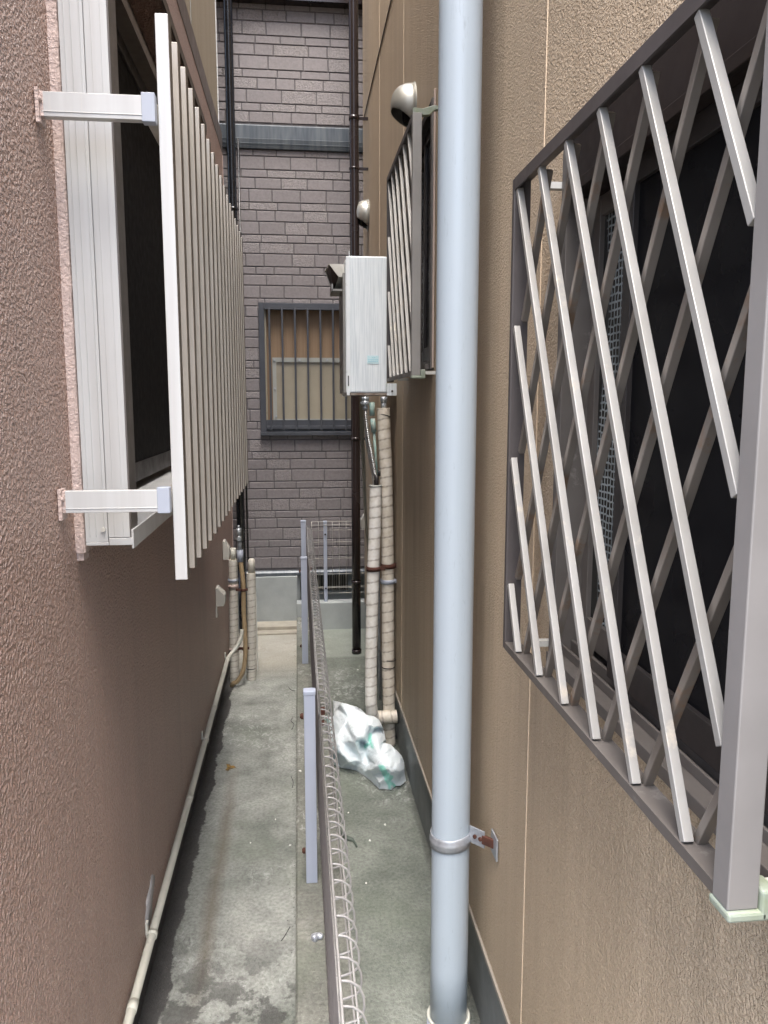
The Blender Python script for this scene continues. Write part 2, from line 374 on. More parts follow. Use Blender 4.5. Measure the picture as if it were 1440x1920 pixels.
# ============================================================ BROWN HOUSE (left)
H1 = thing('brown_house', (-.40, 4.7, 0), 'brown stucco house wall with barred window running along the path', 'house')
b = MB(); XL = -.40; XB = -4.4; YM = .62
b.box(XB, XL, YM, 4.7, .188, 1.302)
b.box(XB, XL, YM, 1.465, 1.302, 2.84); b.box(XB, XL, 3.9, 4.7, 1.302, 2.84); b.box(XB, XL, YM, 4.7, 2.84, 2.953)
obj('wall', b, m_left, H1)
obj('foundation', MB().box(XB, -.424, YM + .01, 4.69, -.25, .187), m_dampshade, H1)
b = MB().box(XB, -.416, YM, 4.69, 3.07, 5.6); obj('upper_wall', b, m_uleft, H1)
for y in (3.55, 1.2):
    b = MB().box(-.417, -.4145, y, y + .008, 3.072, 5.59); obj('wall_joint', b, m_found, H1)
b = MB().box(-.42, -.4125, 4.691, 4.71, 3.07, 5.6); obj('corner_trim', b, m_whitel, H1)
b = MB().box(-.402, -.3975, 4.701, 4.708, .3, 2.94); obj('corner_trim', b, M('pink corner bead', (.5, .38, .33), rough=.6), H1)
b = MB().prism([(-.45, 2.954), (-.398, 2.954), (-.398, 3.055), (-.414, 3.068), (-.45, 3.069)], 1, YM, 4.7)
obj('floor_band', b, m_bandm, H1, bevel=.002)
b = MB().box(-4.5, -.385, .5, 4.75, 5.6, 5.72); obj('roof', b, m_roof, H1)
# raised pink reveal round the near side of the window
b = MB()
n = 70; vs = []; fs = []
for i in range(n + 1):
    z = 1.285 + (2.84 - 1.285) * i / n; e = .0012 * mnoise.noise(Vector((z * 30, 0, 0))) + .0008 * mnoise.noise(Vector((z * 90, 4, 0)))
    xo = -.385 + e; yo = 1.432 + .0015 * mnoise.noise(Vector((z * 60, 9, 2)))
    vs += [(-.402, yo, z), (xo - .003, yo, z), (xo, yo + .003, z), (xo, 1.47, z)]
for i in range(n):
    for j in range(3): fs.append((i * 4 + j, i * 4 + j + 1, (i + 1) * 4 + j + 1, (i + 1) * 4 + j))
fs.append((3, 2, 1, 0)); b.add(vs, fs, False); b.box(-.402, -.388, 1.437, 1.47, 1.27, 1.286)
obj('reveal', b, m_trim, H1)
W1 = obj('window', MB().box(-.575, -.562, 1.47, 3.9, 1.31, 2.84), m_void, H1)
# near jamb member facing the camera: two stepped panels with small grooves
b = MB()
b.box(-.384, -.345, 1.441, 1.50, 1.303, 2.84); b.box(-.3447, -.3435, 1.4435, 1.50, 1.303, 2.84)
b.box(-.3432, -.306, 1.440, 1.50, 1.311, 2.84)
for x in (-.377, -.366, -.3515, -.334, -.318): b.box(x, x + .0012, 1.4392, 1.4412, 1.312, 2.839)
obj('frame', b, m_alu, W1, bevel=.0012)
b = MB().box(-.3058, -.3035, 1.4425, 1.499, 1.306, 2.84); b.box(-.395, -.3055, 1.50, 1.512, 1.33, 2.84)  # alley face in darker metal, standing in for shade from the bars
obj('frame', b, m_frame, W1)
b = MB().box(-.384, -.3435, 1.4395, 1.50, 1.2965, 1.3025); b.box(-.343, -.3, 1.4395, 1.50, 1.2965, 1.310)
b.box(-.3035, -.2995, 1.44, 3.25, 1.290, 1.325); b.box(-.56, -.3036, 1.512, 3.25, 1.297, 1.309)
b.prism([(-.56, 1.31), (-.56, 1.335), (-.46, 1.318), (-.304, 1.311)], 1, 1.5125, 3.25)
obj('sill', b, m_alu, W1, bevel=.001)
b = MB(); 
for (y0, y1, x) in ((1.52, 2.4, -.48), (1.96, 3.24, -.44)):
    b.box(x - .02, x, y0, y0 + .035, 1.345, 2.50); b.box(x - .02, x, y1 - .035, y1, 1.345, 2.50)
    b.box(x - .019, x - .001, y0, y1, 1.34, 1.39); b.box(x - .019, x - .001, y0, y1, 2.46, 2.50)
obj('sash', b, m_dark, W1, bevel=.001)
b = MB().box(-.452, -.448, 1.99, 3.21, 1.39, 2.46); b.box(-.492, -.488, 1.55, 2.37, 1.39, 2.46); obj('pane', b, m_screen, W1)
b = MB().box(-.50, -.40, 1.51, 3.25, 2.50, 2.53); b.box(-.405, -.40, 1.51, 3.9, 2.805, 2.838); b.box(-.52, -.50, 1.51, 3.9, 2.74, 2.79)
obj('head_rail', b, M('brown head rail', (.085, .065, .05), rough=.5), W1)
b = MB().box(-.36, -.352, 1.52, 1.56, 2.255, 2.30); b.box(-.352, -.335, 1.52, 1.535, 2.285, 2.292); b.box(-.341, -.335, 1.52, 1.535, 2.245, 2.2849)
obj('catch', b, m_whitel, W1)
b = MB().tube([(-.352, 1.4415, 1.326), (-.352, 1.4365, 1.326)], .0042, 18); obj('screw_cap', b, m_cover, W1)
b = MB(); vs = []   # cement patch near the foot of the wall
for i in range(26):
    a = 2 * math.pi * i / 26; rr = 1 + .45 * mnoise.noise(Vector((math.cos(a) * 1.7, math.sin(a) * 1.7, 3)))
    vs.append((-.3990 + .0005 * math.sin(a * 5), 1.92 + .06 * rr * math.cos(a) + .03 * math.sin(a), .275 + .045 * rr * math.sin(a)))
b.add(vs + [(v_[0] - .005, v_[1], v_[2]) for v_ in vs] + [(-.3972, 1.925, .275)], [(i, (i + 1) % 26, 52) for i in range(26)] + [(i, 26 + i, 26 + (i + 1) % 26, (i + 1) % 26) for i in range(26)], True)
obj('cement_patch', b, m_cement, H1)

# ------------------------------------------------------------ left window grille
G1 = thing('window_grille', (-.206, 2.2, 1.243), 'champagne aluminium grille of upright bars standing off the brown wall', 'window grille')
for i in range(18):
    y = 1.366 + i * .0990
    b = MB().box(-.2165, -.1955, y, y + .030, 1.246, 2.166)
    b.m[4] = b.m[5] = 1  # both side faces get the painted shade
    obj('bar', b, [m_alu if i == 0 else m_alu2, m_barshade], G1, bevel=.0012)
for z in (2.016, 1.388):
    b = MB().box(-.2355, -.2168, 1.372, 3.07, z - .015, z + .015); obj('rail', b, m_alu2, G1, bevel=.001)
    for y in (1.345, 3.03):
        b = MB().box(-.392, -.2365, y, y + .016, z - .0185, z + .0185); b.box(-.392, -.2365, y - .0012, y + .001, z - .012, z - .0105)
        a_ = obj('arm', b, m_alu, G1, bevel=.0015)
        b = MB().box(-.3985, -.3925, y - .008, y + .024, z - .03, z + .022); b.box(-.3985, -.388, y - .001, y + .016, z - .019, z + .019)
        b.tube([(-.394, y - .004, z + .006), (-.389, y - .004, z + .006)], .004, 8)
        obj('foot_plate', b, m_trim, a_, bevel=.001)
        b = MB().box(-.2385, -.2175, y - .0015, y + .019, z - .021, z + .023); obj('end_cap', b, m_tape, a_, bevel=.001)

# ============================================================ TAN HOUSE (right)
H2 = thing('tan_house', (.43, 5.1, 0), 'tan stucco house wall on the drain pipe side of the alley', 'house')
b = MB(); XW = .43; XO = 4.4; Z0 = .25
wins = ((.40, 1.245, 1.125, 1.975), (2.47, 3.03, 1.66, 2.47))
b.box(XW, XO, .22, .40, Z0, 5.6)
for (y0, y1, z0, z1) in wins: b.box(XW, XO, y0, y1, Z0, z0); b.box(XW, XO, y0, y1, z1, 5.6)
b.box(XW, XO, 1.245, 2.47, Z0, 5.6); b.box(XW, XO, 3.03, 5.1, Z0, 5.6)
obj('wall', b, m_right, H2)
b = MB()
for y in (1.378, 3.204, 4.11): b.box(.4285, .4305, y, y + .0018, Z0 + .002, 5.59)
obj('wall_joint', b, M('joint filler', (.585, .468, .335), rough=.6), H2)
b = MB().box(.4245, .445, .22, 5.1, .238, .2495); obj('drip_edge', b, M('grey drip edge', (.27, .24, .2), rough=.5), H2)
b = MB().box(.438, XO, .23, 5.08, -.25, .2378); obj('foundation', b, m_plinth, H2)
b = MB().box(.415, 4.5, .1, 5.15, 5.6, 5.72); obj('roof', b, m_roof, H2)
def slider(y0, y1, z0, z1, split, pat):
    b = MB(); x0, x1 = .418, .50
    b.box(x0, x1, y0 + .001, y0 + .026, z0 + .001, z1 - .001); b.box(x0, x1, y1 - .026, y1 - .001, z0 + .001, z1 - .001)
    b.box(x0 - .012, x1, y0 + .026, y1 - .026, z0 + .001, z0 + .018)
    b.box(x0 + .01, x0 + .014, y0 + .026, y1 - .026, z0 + .018, z0 + .032); b.box(x0 + .03, x0 + .036, y0 + .026, y1 - .026, z0 + .018, z0 + .036)
    W = obj('window', b, m_frame, H2, bevel=.001)
    hh = .11 if y0 < 1 else .035
    obj('head', MB().box(x0 + .001, x1, y0 + .0262, y1 - .0262, z1 - hh, z1 - .001).box(x0 - .006, x0 + .0008, y0 + .0262, y1 - .0262, z1 - hh - .004, z1 - hh + .012), m_head, W, bevel=.001)
    for (a, c, x) in ((y0 + .027, split + .02, .437), (split - .02, y1 - .027, .462)):
        b = MB(); zb, zt = z0 + .037, z1 - hh - .001
        b.box(x, x + .02, a, a + .026, zb, zt); b.box(x, x + .02, c - .026, c, zb, zt)
        b.box(x + .001, x + .019, a + .026, c - .026, zb, zb + .045); b.box(x + .001, x + .019, a + .026, c - .026, zt - .03, zt)
        obj('sash', b, m_dark if x < .45 else m_frame, W, bevel=.001)
        b = MB().box(x + .008, x + .012, a + .026, c - .026, zb + .045, zt - .03); obj('pane', b, pat if x > .45 else m_glass, W)
    b = MB().box(.53, .56, y0 - .05, y1 + .05, z0 - .05, z1 + .05); obj('blackout', b, m_void, W)
    return W
# glass with a round-mesh pattern band (far sash of the near window) and frosted chips (far window)
def patglass(name, kind):
    m, t, bb = newmat(name); X, Y, Z = sepxyz(t); v = posnode(t)
    if kind == 0:
        cv = N(t, 'ShaderNodeCombineXYZ'); t.links.new(Y, cv.inputs[0]); t.links.new(Z, cv.inputs[1])
        vo = N(t, 'ShaderNodeTexVoronoi'); vo.inputs['Scale'].default_value = 88; vo.inputs['Randomness'].default_value = .25
        vo.feature = 'DISTANCE_TO_EDGE'
        t.links.new(cv.outputs[0], vo.inputs['Vector'])
        line = ramp(t, vo.outputs['Distance'], [(.10, 1), (.17, 0)])
        cen = mth(t, 'ADD', 1.132, mth(t, 'MULTIPLY', mth(t, 'SINE', mth(t, 'MULTIPLY', Z, 14)), .014))
        band = mth(t, 'SUBTRACT', 1, mth(t, 'MULTIPLY', mth(t, 'ABSOLUTE', mth(t, 'SUBTRACT', Y, cen)), 19), clamp=True)
        band = mth(t, 'MULTIPLY', ramp(t, band, [(.05, 0), (.2, 1)]), ramp(t, noise(t, v, 7, 3), [(.36, .1), (.55, 1)]))
        f = mth(t, 'MULTIPLY', line, band)
        col = mix(t, f, (.012, .013, .012), (.26, .30, .31))
    else:
        f = ramp(t, noise(t, v, 75, 4, .7), [(.53, 0), (.58, 1)])
        col = mix(t, f, (.045, .048, .048), (.34, .37, .39))
        bump(t, bb, noise(t, v, 75, 4), .003)
    t.links.new(col, bb.inputs['Base Color']); bb.inputs['Roughness'].default_value = .2
    return m
slider(*wins[0], 1.02, patglass('glass with round mesh curtain', 0))
slider(*wins[1], 2.72, patglass('hammered glass', 1))

# ------------------------------------------------------------ lattice grilles
def lattice(loc_y, z0, wid, hgt, label, pm):
    """near bottom outer corner at (0.345, loc_y, z0)"""
    x = .345; D = .027; T = .017
    G = thing('lattice_grille', (x, loc_y, z0), label, 'window grille', 'lattice grilles over the tan house windows')
    y0, y1, z1 = loc_y, loc_y + wid, z0 + hgt
    obj('post', MB().box(x, x + D, y0, y0 + .024, z0, z1), pm, G, bevel=.0012)
    obj('post', MB().box(x, x + D, y1 - .012, y1, z0, z1), m_railm, G, bevel=.0012)
    b = MB().box(x, x + .0035, y0 + .0242, y1 - .0122, z1 - .018, z1); b.box(x + .0036, x + D, y0 + .0242, y1 - .0122, z1 - .0035, z1 - .0002)
    obj('rail', b, m_railm, G)
    b = MB().box(x, x + .0035, y0 + .0242, y1 - .0122, z0, z0 + .012); b.box(x + .0036, x + D, y0 + .0242, y1 - .0122, z0 + .0085, z0 + .0118)
    obj('rail', b, m_frame, G)
    ya, yb, za, zb = y0 + .0245, y1 - .0125, z0 + .013, z1 - .019
    pitch = wid * .1115 / .71; sl = .53
    for layer, (xc, mt_, sg) in enumerate(((x + .0065, m_bar, -1), (x + .0195, m_barb, 1))):
        for kk in range(-14, 15):
            # front bars lean towards the viewer going down; rear bars lean the other way
            if sg < 0: f = lambda z: yb - .006 - kk * pitch - (zb - z) * sl
            else:      f = lambda z: yb - .10 * wid / .71 - kk * pitch + (zb - z) * sl - .012
            pa, pb = za, zb; hw = .006
            def zat(y): 
                return zb - (f(zb) - y) / sl if sg < 0 else zb - (y - f(zb)) / sl
            lo, hi = sorted((zat(ya + hw), zat(yb - hw))); pa = max(pa, lo); pb = min(pb, hi)
            if pb - pa < .03: continue
            p, q = Vector((xc, f(pa), pa)), Vector((xc, f(pb), pb)); dd = (q - p).normalized()
            side = Vector((1, 0, 0)).cross(dd) * .0047
            b = MB().beam(p, q, side, Vector((.0050, 0, 0)))
            obj('bar', b, mt_, G, bevel=.0008)
    # milky corner clips and stand-off brackets back to the wall
    b = MB().box(x - .001, x + .034, y0 - .004, y0 + .028, z0 - .009, z0 - .0003); b.box(x + .0275, x + .042, y0 - .004, y0 + .02, z0 - .0088, z0 + .018)
    obj('corner_clip', b, m_clip, G, bevel=.0025)
    b = MB().prism([(x + .001, z1 + .0005), (x + .001, z1 + .014), (x + .03, z1 + .012), (x + .06, z1 + .022), (.4285, z1 + .022), (.4285, z1 + .012), (x + .065, z1 + .010), (x + .05, z1 - .004), (x + .0285, z1 - .006), (x + .0285, z1 + .0005)], 1, y0 + .002, y0 + .02)
    obj('bracket', b, m_clip, G, bevel=.001)
    for (yy, zz) in ((y0 + .006, z0 + .004), (y1 - .02, z0 + .004), (y1 - .02, z1 - .016)):
        b = MB().box(x + .0425, .4285, yy, yy + .014, zz, zz + .01); obj('bracket', b, m_cover, G)
    return G
lattice(.556, 1.137, .712, .766, 'large bronze diamond lattice with pale slanting bars, nearest on the right wall', m_post)
lattice(2.372, 1.637, .672, .752, 'smaller looking bronze lattice beyond the blue grey pipe beside the white heater', M('mid champagne post', (.27, .26, .245), (.22, .21, .195), 6, rough=.42, metal=.15))
b = MB().box(.4225, .4285, 2.462, 2.4695, 1.665, 2.49)
obj('side_plate', b, M('beige side plate', (.38, .30, .25), rough=.5), H2, bevel=.001)

# ============================================================ TILED HOUSE (end)
YB = 5.45
H3 = thing('brick_clad_house', (0, YB, 0), 'mauve brick clad house closing the far end of the alley', 'house')
b = MB().box(-3, -.25, YB, 8, .39, 6.3); b.box(.62, 3, YB, 8, .39, 6.3)
b.box(-.25, .62, YB, 8, .39, 1.344); b.box(-.25, .62, YB, 8, 2.227, 6.3)
obj('wall', b, m_grout, H3)
b = MB(); att = []
hole = (-.252, .622, 1.342, 2.229); rows = []
z = 1.307 + .206 * 3; order = [.077, .044, .064]
zz = 1.307
z = 1.307
while z > .42: 
    for h in order:
        if z - h > .385: rows.append((z - h, z))
        z -= h + .0070
z = 1.307 + .007
while z < 6.2:
    for h in order[::-1]:
        rows.append((z, z + h)); z += h + .0070
def brick(x0, x1, z0, z1, tint, rg):
    if x1 - x0 < .012 or z1 - z0 < .01: return
    pr = .0045 + random.random() * .001; c = .0022
    vs = [(x0, YB, z0), (x1, YB, z0), (x1, YB, z1), (x0, YB, z1)]
    vs += [(x0, YB - pr + c, z0), (x1, YB - pr + c, z0), (x1, YB - pr + c, z1), (x0, YB - pr + c, z1)]
    vs += [(x0 + c, YB - pr, z0 + c), (x1 - c, YB - pr, z0 + c), (x1 - c, YB - pr, z1 - c), (x0 + c, YB - pr, z1 - c)]
    fs = []
    for o in (0, 4):
        for j in range(4): fs.append((o + j, o + (j + 1) % 4, o + 4 + (j + 1) % 4, o + 4 + j))
    fs.append((8, 9, 10, 11)); b.add(vs, fs, False); att.extend([(tint, rg, 0, 1)] * 12)
for (z0, z1) in rows:
    x = -1.3 + random.random() * .15
    while x < 1.3:
        wd = random.choice((.115, .145, .155, .165, .18, .22)); tint = random.random(); rg = 1. if random.random() < (.32 if z0 > 2.2 else .2) else .0
        x0, x1 = x, x + wd; x = x1 + .0065
        for (a, c_, e, f_) in ((x0, x1, z0, z1),):
            if z1 > 3.205 and z0 < 3.365: 
                if z0 < 3.205: f_ = 3.203
                elif z1 > 3.365: e = 3.367
                else: continue
            if x1 > hole[0] and x0 < hole[1] and f_ > hole[2] and e < hole[3]:
                brick(a, min(c_, hole[0] - .002), e, f_, tint, rg); brick(max(a, hole[1]), c_, e, f_, tint, rg)
                a2, c2 = max(a, hole[0]), min(c_, hole[1])
                if f_ > hole[3]: brick(a2, c2, hole[3], f_, tint, rg)
                if e < hole[2]: brick(a2, c2, e, hole[2] - .002, tint, rg)
            else: brick(a, c_, e, f_, tint, rg)
b.att = ('tint', att); obj('brick_facing', b, m_brick, H3)
b = MB().prism([(YB - .0005, 3.208), (YB - .022, 3.208), (YB - .026, 3.222), (YB - .014, 3.226), (YB - .020, 3.240), (YB - .012, 3.244), (YB - .016, 3.270), (YB - .008, 3.274), (YB - .010, 3.352), (YB - .0005, 3.362)], 0, -1.3, 1.3)
obj('belt_band', b, m_beltm, H3)
b = MB().prism([(YB - .0005, .352), (YB - .022, .352), (YB - .022, .374), (YB - .012, .385), (YB - .0005, .391)], 0, -1.3, 1.3)
obj('flashing', b, m_beltm, H3, bevel=.001)
b = MB().box(-1.3, 1.3, YB - .08, YB - .001, 4.09, 4.17); obj('eave_trim', b, m_brownp, H3)
b = MB().box(-3, -.02, 5.405, 8, -.25, .351); b.box(-.02, 3, 5.585, 8, -.25, .2); b.box(-.02, .09, 5.585, 8, .2, .38); b.box(.35, 3, 5.585, 8, .2, .38)
b.box(-.02, .0, 5.47, 5.585, -.25, .35)
obj('foundation', b, m_found, H3)
b = MB()
for i in range(20): xx = .093 + i * .0130; b.box(xx, xx + .0065, 5.59, 5.605, .2, .335)
b.box(.09, .35, 5.63, 5.64, .2, .38); 
vg = obj('vent_grille', b, [m_vgrille], H3)
b = MB().box(.089, .352, 5.615, 5.629, .201, .379); obj('backing', b, m_void, vg)
b = MB().box(-.32, -.027, 5.26, 5.404, -.02, .035); b.box(-.32, -.027, 5.18, 5.2595, -.02, .012); obj('step', b, m_beigecon, H3, bevel=.003)
b = MB().box(-3.1, 3.1, 5.2, 8.2, 6.3, 6.45); obj('roof', b, m_roof, H3)
# window with blind behind bars
b = MB()
x0, x1, z0, z1 = -.249, .62, 1.345, 2.225
b.box(x0, x0 + .036, YB - .035, YB + .06, z0 + .02, z1); b.box(x1 - .036, x1, YB - .035, YB + .06, z0 + .02, z1)
b.box(x0 + .036, x1 - .036, YB - .035, YB + .06, z1 - .036, z1); b.box(x0 + .036, x1 - .036, YB - .012, YB + .06, z0 + .021, z0 + .10)
b.box(x0 + .036, x1 - .036, YB - .030, YB - .0125, z0 + .045, z0 + .06)
W3 = obj('window', b, m_winm, H3, bevel=.0015)
b = MB().box(x0 - .004, x1 + .004, YB - .05, YB, z0 - .006, z0 + .0195); obj('sill', b, m_winm, W3, bevel=.002)
b = MB().box(x0 + .045, x1 - .036, YB + .045, YB + .05, z0 + .10, z1 - .036); obj('blind', b, m_blind, W3)
b = MB()   # film sheet with slight waviness
vs = []; fs = []; nx_, nz_ = 24, 10
for j in range(nz_ + 1):
    for i in range(nx_ + 1):
        xx = -.165 + (.585 + .165) * i / nx_; z_ = 1.445 + (1.865 - 1.445) * j / nz_
        vs.append((xx, YB + .034 + .006 * mnoise.noise(Vector((xx * 6, z_ * 6, 0))), z_))
for j in range(nz_):
    for i in range(nx_): a = j * (nx_ + 1) + i; fs.append((a, a + 1, a + nx_ + 2, a + nx_ + 1))
b.add(vs, fs, True); obj('film_sheet', b, m_film, W3)
b = MB().box(-.166, .585, YB + .022, YB + .027, 1.838, 1.868); b.box(-.166, -.14, YB + .022, YB + .027, 1.446, 1.8379); b.box(-.139, .585, YB + .022, YB + .027, 1.44, 1.452)
obj('sheet_edge', b, m_filmg, W3)
for (xx, z_) in ((.02, 1.853), (.208, 1.853), (-.152, 1.853), (-.152, 1.66), (-.148, 1.47)):
    b = MB().tube([(xx, YB + .0215, z_), (xx, YB + .014, z_)], .0075, 12); obj('clip', b, m_galv, W3)
b = MB().box(x0 + .036, x0 + .045, YB + .0, YB + .05, z0 + .1, z1 - .036); obj('inner_jamb', b, m_film, W3)
G3 = thing('window_grille', (.18, YB - .02, 1.36), 'slate coloured upright bars in front of the tan blind in the brick wall', 'window grille')
for i in range(10):
    xx = -.179 + .0853 * i
    if xx > .58: break
    b = MB().box(xx - .0065, xx + .0065, YB - .049, YB - .037, 1.368, 2.19); obj('bar', b, m_winm, G3, bevel=.001)
for z_ in (2.191, 1.392):
    b = MB().box(-.212, .583, YB - .0365, YB - .0305, z_ - .008, z_ + .008); obj('rail', b, m_winm, G3)

# ============================================================ PIPES
P1 = thing('drain_pipe', (.342, 1.68, 0), 'thick pale blue grey drain pipe rising beside the large lattice', 'drain pipe')
px, py, pr = .342, 1.68, .0445
b = MB().tube([(px, py, .02 + i * .2) for i in range(29)], pr, 48); obj('pipe', b, m_pvc, P1)
b = MB().ring((px, py, .045), (0, 0, 1), pr + .0005, pr + .0075, .075, 48); obj('socket', b, m_tape, P1)
b = MB().ring((px, py, .0835), (0, 0, 1), pr + .0004, pr + .0078, .0035, 48); obj('rim', b, m_cream, P1)
def clamp(z):
    prof = [(.0008, -.016), (.0035, -.0158), (.0022, -.009), (.0052, -.003), (.0052, .003), (.0022, .009), (.0035, .0158), (.0008, .016)]
    vs = []; fs = []; n_ = 48; q_ = len(prof)
    for j in range(n_):
        a = 2 * math.pi * j / n_
        for (dr, dz) in prof: vs.append((px + (pr + dr) * math.cos(a), py + (pr + dr) * math.sin(a), z + dz + .004 * math.cos(a)))
    for j in range(n_):
        for q in range(q_): fs.append((j * q_ + q, j * q_ + (q + 1) % q_, ((j + 1) % n_) * q_ + (q + 1) % q_, ((j + 1) % n_) * q_ + q))
    b = MB(); b.add(vs, fs, True); c_ = obj('clamp', b, m_galv, P1)
    # ear from the clamp back towards the wall
    p0 = Vector((px + .040, py - .022, z + .018)); p1 = Vector((.409, 1.622, z + .020)); p2 = Vector((.428, 1.598, z + .022))
    dd = (p1 - p0).normalized()
    b = MB().beam(p0, p1, dd.cross(Vector((0, 0, 1))) * .0018, Vector((0, 0, .0205))); 
    obj('ear', b, m_galv, c_, bevel=.0015)
    b = MB().beam(p1 - dd * .006, p2, dd.cross(Vector((0, 0, 1))) * .0035, Vector((0, 0, .0105))); obj('stem', b, m_rust, c_, bevel=.001)
    b = MB(); nn_ = dd.cross(Vector((0, 0, 1)))
    if nn_.y > 0: nn_ = -nn_
    for f_ in (.42, .78):
        c0 = p0 + (p1 - p0) * f_; b.tube([c0 + nn_ * .001, c0 + nn_ * .006], .0048, 8)
    obj('bolt', b, m_rust, c_)
    b = MB().box(.4235, .4275, 1.572, 1.622, z - .004, z + .048); obj('wall_plate', b, m_galv, c_, bevel=.001)
clamp(.547); clamp(3.2)
t = m_pvc.node_tree; bb = t.nodes['Principled BSDF']; src_ = bb.inputs['Base Color'].links[0].from_socket
vv = posnode(t, (9, 9, 1.3)); k1 = ramp(t, noise(t, vv, 13, 7, .7, 1.5), [(.615, 0), (.64, 1)])
k2 = ramp(t, noise(t, posnode(t, (30, 30, .6)), 1.0, 5, .6), [(.52, 0), (.66, 1)])
col = mix(t, mth(t, 'MULTIPLY', k1, .32), src_, (.24, .28, .31)); col = mix(t, mth(t, 'MULTIPLY', k2, .22), col, (.30, .35, .38))
t.links.new(col, bb.inputs['Base Color'])
P2 = thing('drain_pipe', (.356, 4.725, 0), 'dark brown downpipe standing at the far end of the tan wall', 'drain pipe')
pp = lambda z: (.347 + 0 * z, 4.725, z)
b = MB().tube([pp(z) for z in (.01, 1, 2, 3, 4, 5, 6)], .0270, 28); obj('pipe', b, m_brownp, P2)
for z_, hh in ((.46, .02), (1.344, .02), (3.175, .022), (2.9, .01), (.016, .024)):
    b = MB().ring(pp(z_), (0, 0, 1), .0272, .0305, hh, 28)
    if z_ > 1: b.box(.37, .428, 4.722, 4.73, z_ - .008, z_ + .008)
    obj('collar', b, m_brownp, P2)
P3 = thing('drain_pipe', (-.378, 5.2, 0), 'glossy black downpipe at the corner behind the upright bars', 'drain pipe')
b = MB().tube([(-.386, 5.2, z) for z in (.44, 1.5, 3, 4.5, 6)], .0275, 28)
b.tube([(-.386, 5.2, .44), (-.386, 5.2, .02)], .0275, 28); obj('pipe', b, m_black, P3)
for z_ in (2.77, 1.2):
    b = MB().ring((-.386, 5.2, z_), (0, 0, 1), .0277, .0325, .018, 28); b.box(-.45, -.41, 5.195, 5.205, z_ - .005, z_ + .005); obj('collar', b, m_black, P3)
b = MB().tube([(-.345, 5.22, 3.2), (-.345, 5.22, .5)], .0065, 10); obj('side_line', b, m_black, P3)

def wrapped(name, pts, r, pitch, mt_, parent, tilt=.2, step=.004, seed=0):
    # resample
    P = [Vector(p) for p in pts]; out = []; acc = 0
    for i in range(len(P) - 1):
        L = (P[i + 1] - P[i]).length; k_ = max(1, int(L / step))
        for j in range(k_): out.append(P[i].lerp(P[i + 1], j / k_))
    out.append(P[-1]); sarc = [0]
    for i in range(1, len(out)): sarc.append(sarc[-1] + (out[i] - out[i - 1]).length)
    att = []; rnd = random.Random(seed)
    ph = [mnoise.noise(Vector((s_ * 2.2, seed, 0))) * .8 for s_ in sarc]
    def fr(i, a): return ((sarc[i] + tilt * r * math.cos(a + 1)) / pitch + ph[i]) % 1.0
    def rf(i, a):
        f_ = fr(i, a); e = .03 * f_ + .02 * mnoise.noise(Vector((math.cos(a) * 2, math.sin(a) * 2, sarc[i] * 30 + seed)))
        return 1 + e
    b = MB(); n_ = 24; b.tube(out, r, n_, True, rf)
    for i in range(len(out)):
        for j in range(n_):
            f_ = fr(i, 2 * math.pi * j / n_); s_ = .75 if f_ < .13 else 0
            att.append((s_, s_, s_, 1))
    b.att = ('seam', att); return obj(name, b, mt_, parent)
def strap(c, r, z, mt_, parent, arm=None, h=.02):
    b = MB().ring((c[0], c[1], z), (0, 0, 1), r + .0002, r + .003, h, 28)
    if arm: b.box(*arm, z - h / 2, z + h / 2)
    return obj('strap', b, mt_, parent)
# pair under the heater
R1 = thing('lagged_pipe', (.31, 3.33, .14), 'white taped pipe under the heater, shorter of the pair, ending above the bag', 'lagged pipe')
wrapped('lagging', [(.331, 3.33, 1.205), (.326, 3.33, 1.0), (.319, 3.33, .84), (.312, 3.33, .6), (.308, 3.33, .395), (.308, 3.33, .22), (.312, 3.335, .18), (.325, 3.35, .15), (.335, 3.36, .143)], .0262, .047, m_wrapw, R1, seed=3)
strap((.3195, 3.33), .0285, .84, m_rust, R1, (.345, .372, 3.327, 3.333))
b = MB().ring((.331, 3.33, 1.203), (0, 0, 1), .012, .0285, .006, 24); obj('top_cuff', b, m_filmg, R1)
b = MB()
hs = [(.289, 3.36, 1.525), (.294, 3.36, 1.47), (.303, 3.355, 1.40), (.318, 3.345, 1.32), (.330, 3.335, 1.24), (.332, 3.332, 1.20)]
def smooth(pts, k_=10):
    P = [Vector(p) for p in pts]; out = []
    for i in range(len(P) - 1):
        p0 = P[max(0, i - 1)]; p1 = P[i]; p2 = P[i + 1]; p3 = P[min(len(P) - 1, i + 2)]
        for j in range(k_):
            t_ = j / k_; out.append(.5 * ((2 * p1) + (p2 - p0) * t_ + (2 * p0 - 5 * p1 + 4 * p2 - p3) * t_ ** 2 + (3 * p1 - p0 - 3 * p2 + p3) * t_ ** 3))
    out.append(P[-1]); return out
sp = smooth(hs, 34); b.tube(sp, .0066, 12, True, lambda i, a: 1 + (.32 if i % 4 < 2 else 0)); obj('flexible_hose', b, m_zinc, R1)
b = MB().tube([(.289, 3.36, 1.582), (.289, 3.36, 1.565)], .0155, 12); b.tube([(.289, 3.36, 1.565), (.289, 3.36, 1.545)], .0175, 6); b.tube([(.289, 3.36, 1.545), (.289, 3.36, 1.528)], .0125, 6)
b.tube([(.289, 3.36, 1.556), (.268, 3.36, 1.556)], .004, 8)
obj('union_nut', b, m_valve, R1)
b = MB().tube([(.334, 3.33, 1.25), (.333, 3.33, 1.205)], .0105, 8); b.tube([(.345, 3.325, 1.27), (.345, 3.325, 1.245)], .007, 6); obj('hose_end', b, m_dark, R1)
R2 = thing('lagged_pipe', (.398, 3.39, 0), 'cream taped pipe under the heater, taller of the pair, reaching the path', 'lagged pipe')
